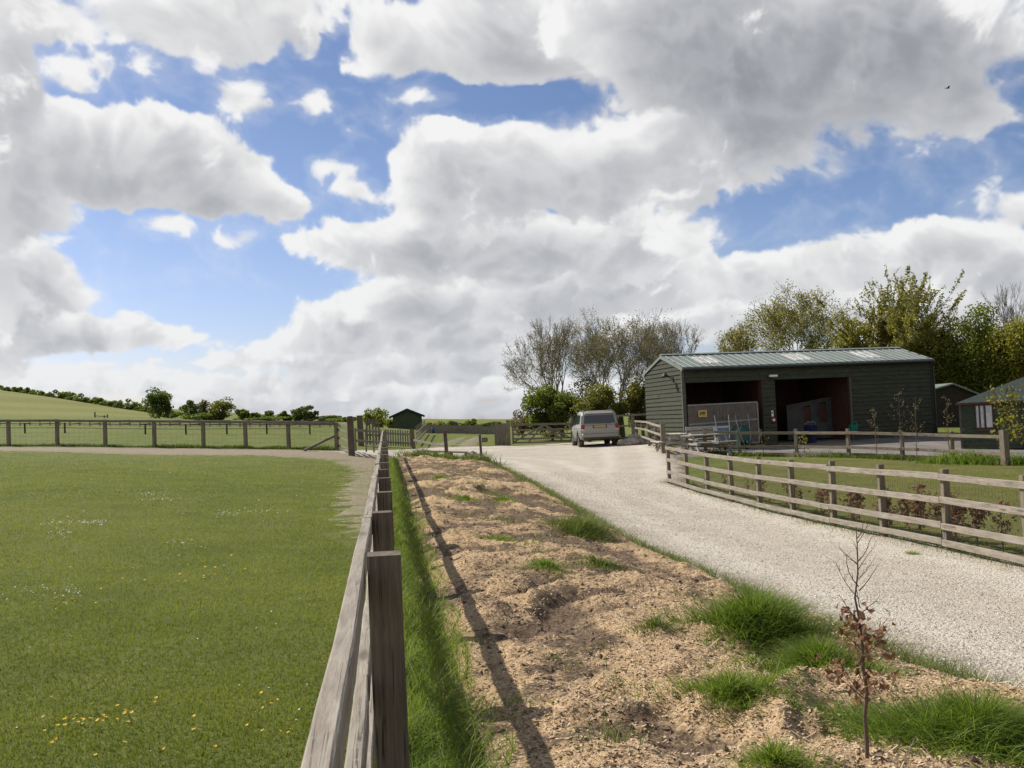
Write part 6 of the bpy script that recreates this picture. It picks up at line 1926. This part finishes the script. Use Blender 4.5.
# hedgerow along the crest of the hill
HB = [(-14, 387, 9, 14), (2, 384.5, 10, 14), (10, 385.5, 9, 13), (18, 386.5, 8, 12), (26, 387.5, 9, 12), (34, 388, 11, 10), (42, 391, 9, 9), (49, 393, 8, 9), (57, 389, 12, 13), (65, 389.5, 11, 12), (73, 392.5, 10, 10), (82, 391.5, 12, 12), (91, 396, 11, 8), (99, 397, 11, 9), (107, 399, 11, 8), (115, 399.5, 10, 8), (125, 398, 13, 11), (133, 402, 11, 9), (141, 404, 12, 9), (148, 403, 12, 10)]
HB += [(px + 5, pyt + 2.5 + 1.5 * (k % 3), w * .8, hh_ * .75) for k, (px, pyt, w, hh_) in enumerate(HB)]
CR_X = [-150, 0, 60, 110, 150]; CR_Y = [380, 391.6, 399.6, 407.6, 414]; CR_D = [330, 330, 310, 290, 268]
for i, (px, pyt, w, hh_) in enumerate(HB):
    d = float(np.interp(px, CR_X, CR_D)) - 3; py = float(np.interp(px, CR_X, CR_Y)) + 1
    b = Vector(at(px, py, d)); b = on(b.x, b.y, -.9)
    lb = 'dark rounded bush in the hedgerow along the crest of the hill'
    bush('hedgerow_bush', lb, b, max(top_h(px, pyt, d, b), 2.0), px_w(w * 1.7, d), 200 + i, 'leaf_dark' if i % 4 else 'leaf_far', 620, d * 1.7 / F_PX, 'bush', 'hedgerow bushes on the hill crest', clumps=8, t0=.45, skirt=.0)

# ------------------------------------------------------------------ small plants near by
def sapling(label, base, H, seed, nleaf, leaf_zone, mat='leaf_brown', name='beech_sapling', twigs=16, lsize=.045, group=None, top=None, r=.011, spread=.32, cat='sapling'):
    rng = random.Random(seed)
    base = Vector(base)
    root = thing(name, label, cat, base, group=group)
    tp = Vector(top) if top is not None else base + Vector((rng.uniform(-.06, .06), rng.uniform(-.06, .06), H))
    n = 10
    pts = [base - Vector((0, 0, .05))] + [base.lerp(tp, (k + 1) / n) + Vector((rng.gauss(0, .006), rng.gauss(0, .006), 0)) * (k < n - 1) for k in range(n)]
    segs = []; sp = []
    VV, FF = tubes_np([(pts[k], pts[k + 1], r * (1 - .82 * k / n), r * (1 - .82 * (k + 1) / n), 0) for k in range(n)], 7)
    for k in range(twigs):
        t = .22 + .74 * (k + rng.random()) / twigs
        p = base.lerp(tp, t); a = rng.uniform(0, 6.28)
        L = spread * H * (1.15 - t) * rng.uniform(.5, 1.2) + .05 * H
        d = Vector((math.cos(a), math.sin(a), rng.uniform(.4, 1.1))).normalized()
        q = p; rr = r * .26
        for j in range(4):
            d = (d + Vector((rng.gauss(0, .12), rng.gauss(0, .12), .10))).normalized()
            q2 = q + d * L / 4; segs.append((q, q2, rr, rr * .8, 1)); rr *= .8
            sp.append((q.lerp(q2, rng.random()), t))
            if rng.random() < .6:
                d2 = side_dir(rng, d, .7); q3 = q2 + d2 * L * .22; segs.append((q2, q3, rr * .7, rr * .5, 1)); sp.append((q3, t))
            q = q2
    V, F = tubes_np(segs, 4); link('trunk', np_mesh('trunk', np.concatenate([VV, V]), np.concatenate([FF, F + len(VV)]), smooth=True), M['twig'], root)
    ok = [s for s, t in sp if leaf_zone[0] <= (s.z - base.z) / H <= leaf_zone[1]] or [s for s, t in sp]
    if nleaf:
        i = nr.integers(0, len(ok), nleaf); P = np.array([s[:] for s in ok])[i] + nr.normal(0, .018 * max(H, .6), (nleaf, 3))
        # leaves are folded along the midrib: two faces each
        a = nr.normal(0, 1, (nleaf, 3)); a[:, 2] -= .8; a /= np.linalg.norm(a, axis=1, keepdims=True)
        bb_ = nr.normal(0, 1, (nleaf, 3)); bb_ -= a * np.sum(a * bb_, 1, keepdims=True); bb_ /= np.linalg.norm(bb_, axis=1, keepdims=True)
        c = np.cross(a, bb_); s = (lsize * nr.uniform(.55, 1.3, nleaf))[:, None]
        w = bb_ * .30 * s; f_ = c * .14 * s
        V = np.stack([P, P + a * s * .45, P + a * s, P + a * s * .55 + w + f_, P + a * s * .55 - w + f_], 1)
        b0 = np.arange(nleaf)[:, None] * 5
        F = np.concatenate([b0 + np.array([[0, 1, 2, 3]]), b0 + np.array([[0, 4, 2, 1]])], 0)
        link('dead_leaves' if mat == 'leaf_brown' else 'leaves', np_mesh('leaves', V.reshape(-1, 3), F, {'tint': np.repeat(np.clip(.5 + nr.normal(0, .24, nleaf), 0, 1), 5)}), M[mat], root)
    return root
sb = hit_surf(867, 763)
sapling('bare sapling with a cluster of dead brown leaves beside the gravel in the foreground', sb, float(at(856, 527, sb.y)[2]) - sb.z, 91, 200, (.22, .66), lsize=.034, top=at(856, 527, sb.y), twigs=26, r=.0085, spread=.25)
# young beech hedge inside the four rail fence
lbl = 'young beech plant with dead brown leaves standing just behind the four rail fence'
hs = [(.05, .7, 260), (.65, .62, 240), (1.25, .7, 280), (1.9, .66, 260), (2.5, .6, 200), (3.15, .62, 160), (3.95, .66, 160), (4.8, .6, 120), (5.8, .6, 100), (-.35, .75, 150), (.35, .80, 220), (.95, .72, 200), (1.6, .85, 260), (2.2, .78, 240), (2.75, .60, 110), (3.6, .70, 90), (4.3, .75, 120), (5.2, .62, 70), (6.4, .70, 60), (7.6, .6, 50), (9.0, .7, 40), (-1.6, .9, 20), (-2.5, .8, 30), (10.6, .6, 30)]
for i, (s, h, n) in enumerate(hs):
    p = right_fence(s); q = on(p[0] + n_side.x * (.42 + .12 * math.sin(i * 2.3)), p[1])
    sapling(lbl, q, h, 300 + i, n, (.05, .95), group='young beech hedge plants', twigs=14, lsize=.062, r=.008, spread=.42)
for i, (px, py, d, h, lb) in enumerate(((877, 459, 32, 1.75, 'bare twiggy shrub in front of the barn boards, right of the green tub'), (902, 459, 31, 2.3, 'tall thin bare shrub by the yard fence before the right end of the barn'), (917, 459.5, 31, 2.1, 'bare slanting shrub at the right corner of the barn'), (950, 460, 30, 2.1, 'bare shrub with pale buds in front of the dark shed'), (805, 457, 35, 1.0, 'small shrub with yellow flowers by the yard fence'), (764, 458, 35.5, 1.0, 'thin bare twig plant by the yard fence near the door'))):
    q = on(*P2(px, py, d))
    sapling(lb, q, h, 400 + i, 70 if i != 4 else 60, (.3, 1.0) if i != 4 else (.2, .9), 'leaf_bud' if i != 4 else 'leaf_yellow', 'bare_shrub', 12, .06 if i != 4 else .09, r=.014, spread=.30, cat='shrub')
p = on(*P2(1043, 467, 27.5))
r_ = tree('garden_shrub', 'yellow green shrub with arching twigs in front of the hut at the right edge', p, 2.7, 1.9, 81, dict(levels=5, wob=.12, up=.05, side=.5, ang=.5, kids=[3, 3, 2, 2, 2], ratio=.8, trunk=.5, r=.03, stems=3), 'leaf_yellow', 1500, .10, .10, bark_='twig', rmin=.005, cat='shrub', t0=.5)

# a bird high on the right
bp_ = Vector(at(948, 88, 70))
bd2 = thing('bird', 'tiny dark bird flying high under the grey cloud', 'bird', bp_)
bm_ = MB()
bm_.lathe([(.004, -.16), (.035, -.10), (.055, -.02), (.045, .07), (.03, .10), (.006, .14)], 8, bp_, axis='X')
for s in (-1, 1):
    bm_.add([bp_ + Vector((.05, s * .03, .01)), bp_ + Vector((.07, s * .22, .10)), bp_ + Vector((-.04, s * .42, .06)), bp_ + Vector((-.06, s * .20, .08)), bp_ + Vector((-.05, s * .03, .01)), bp_ + Vector((0, s * .03, -.008)), bp_ + Vector((.0, s * .21, .075))], [(0, 1, 3, 4), (1, 2, 3), (0, 5, 6, 1), (5, 4, 3, 6), (1, 6, 2), (6, 3, 2)])
bm_.add([bp_ + Vector((-.13, -.012, 0)), bp_ + Vector((-.13, .012, 0)), bp_ + Vector((-.26, .05, .0)), bp_ + Vector((-.26, -.05, .0)), bp_ + Vector((-.2, 0, .012))], [(0, 1, 2, 3), (0, 4, 1), (1, 4, 2), (2, 4, 3), (3, 4, 0)])
bm_.build('body', M['black'], bd2)
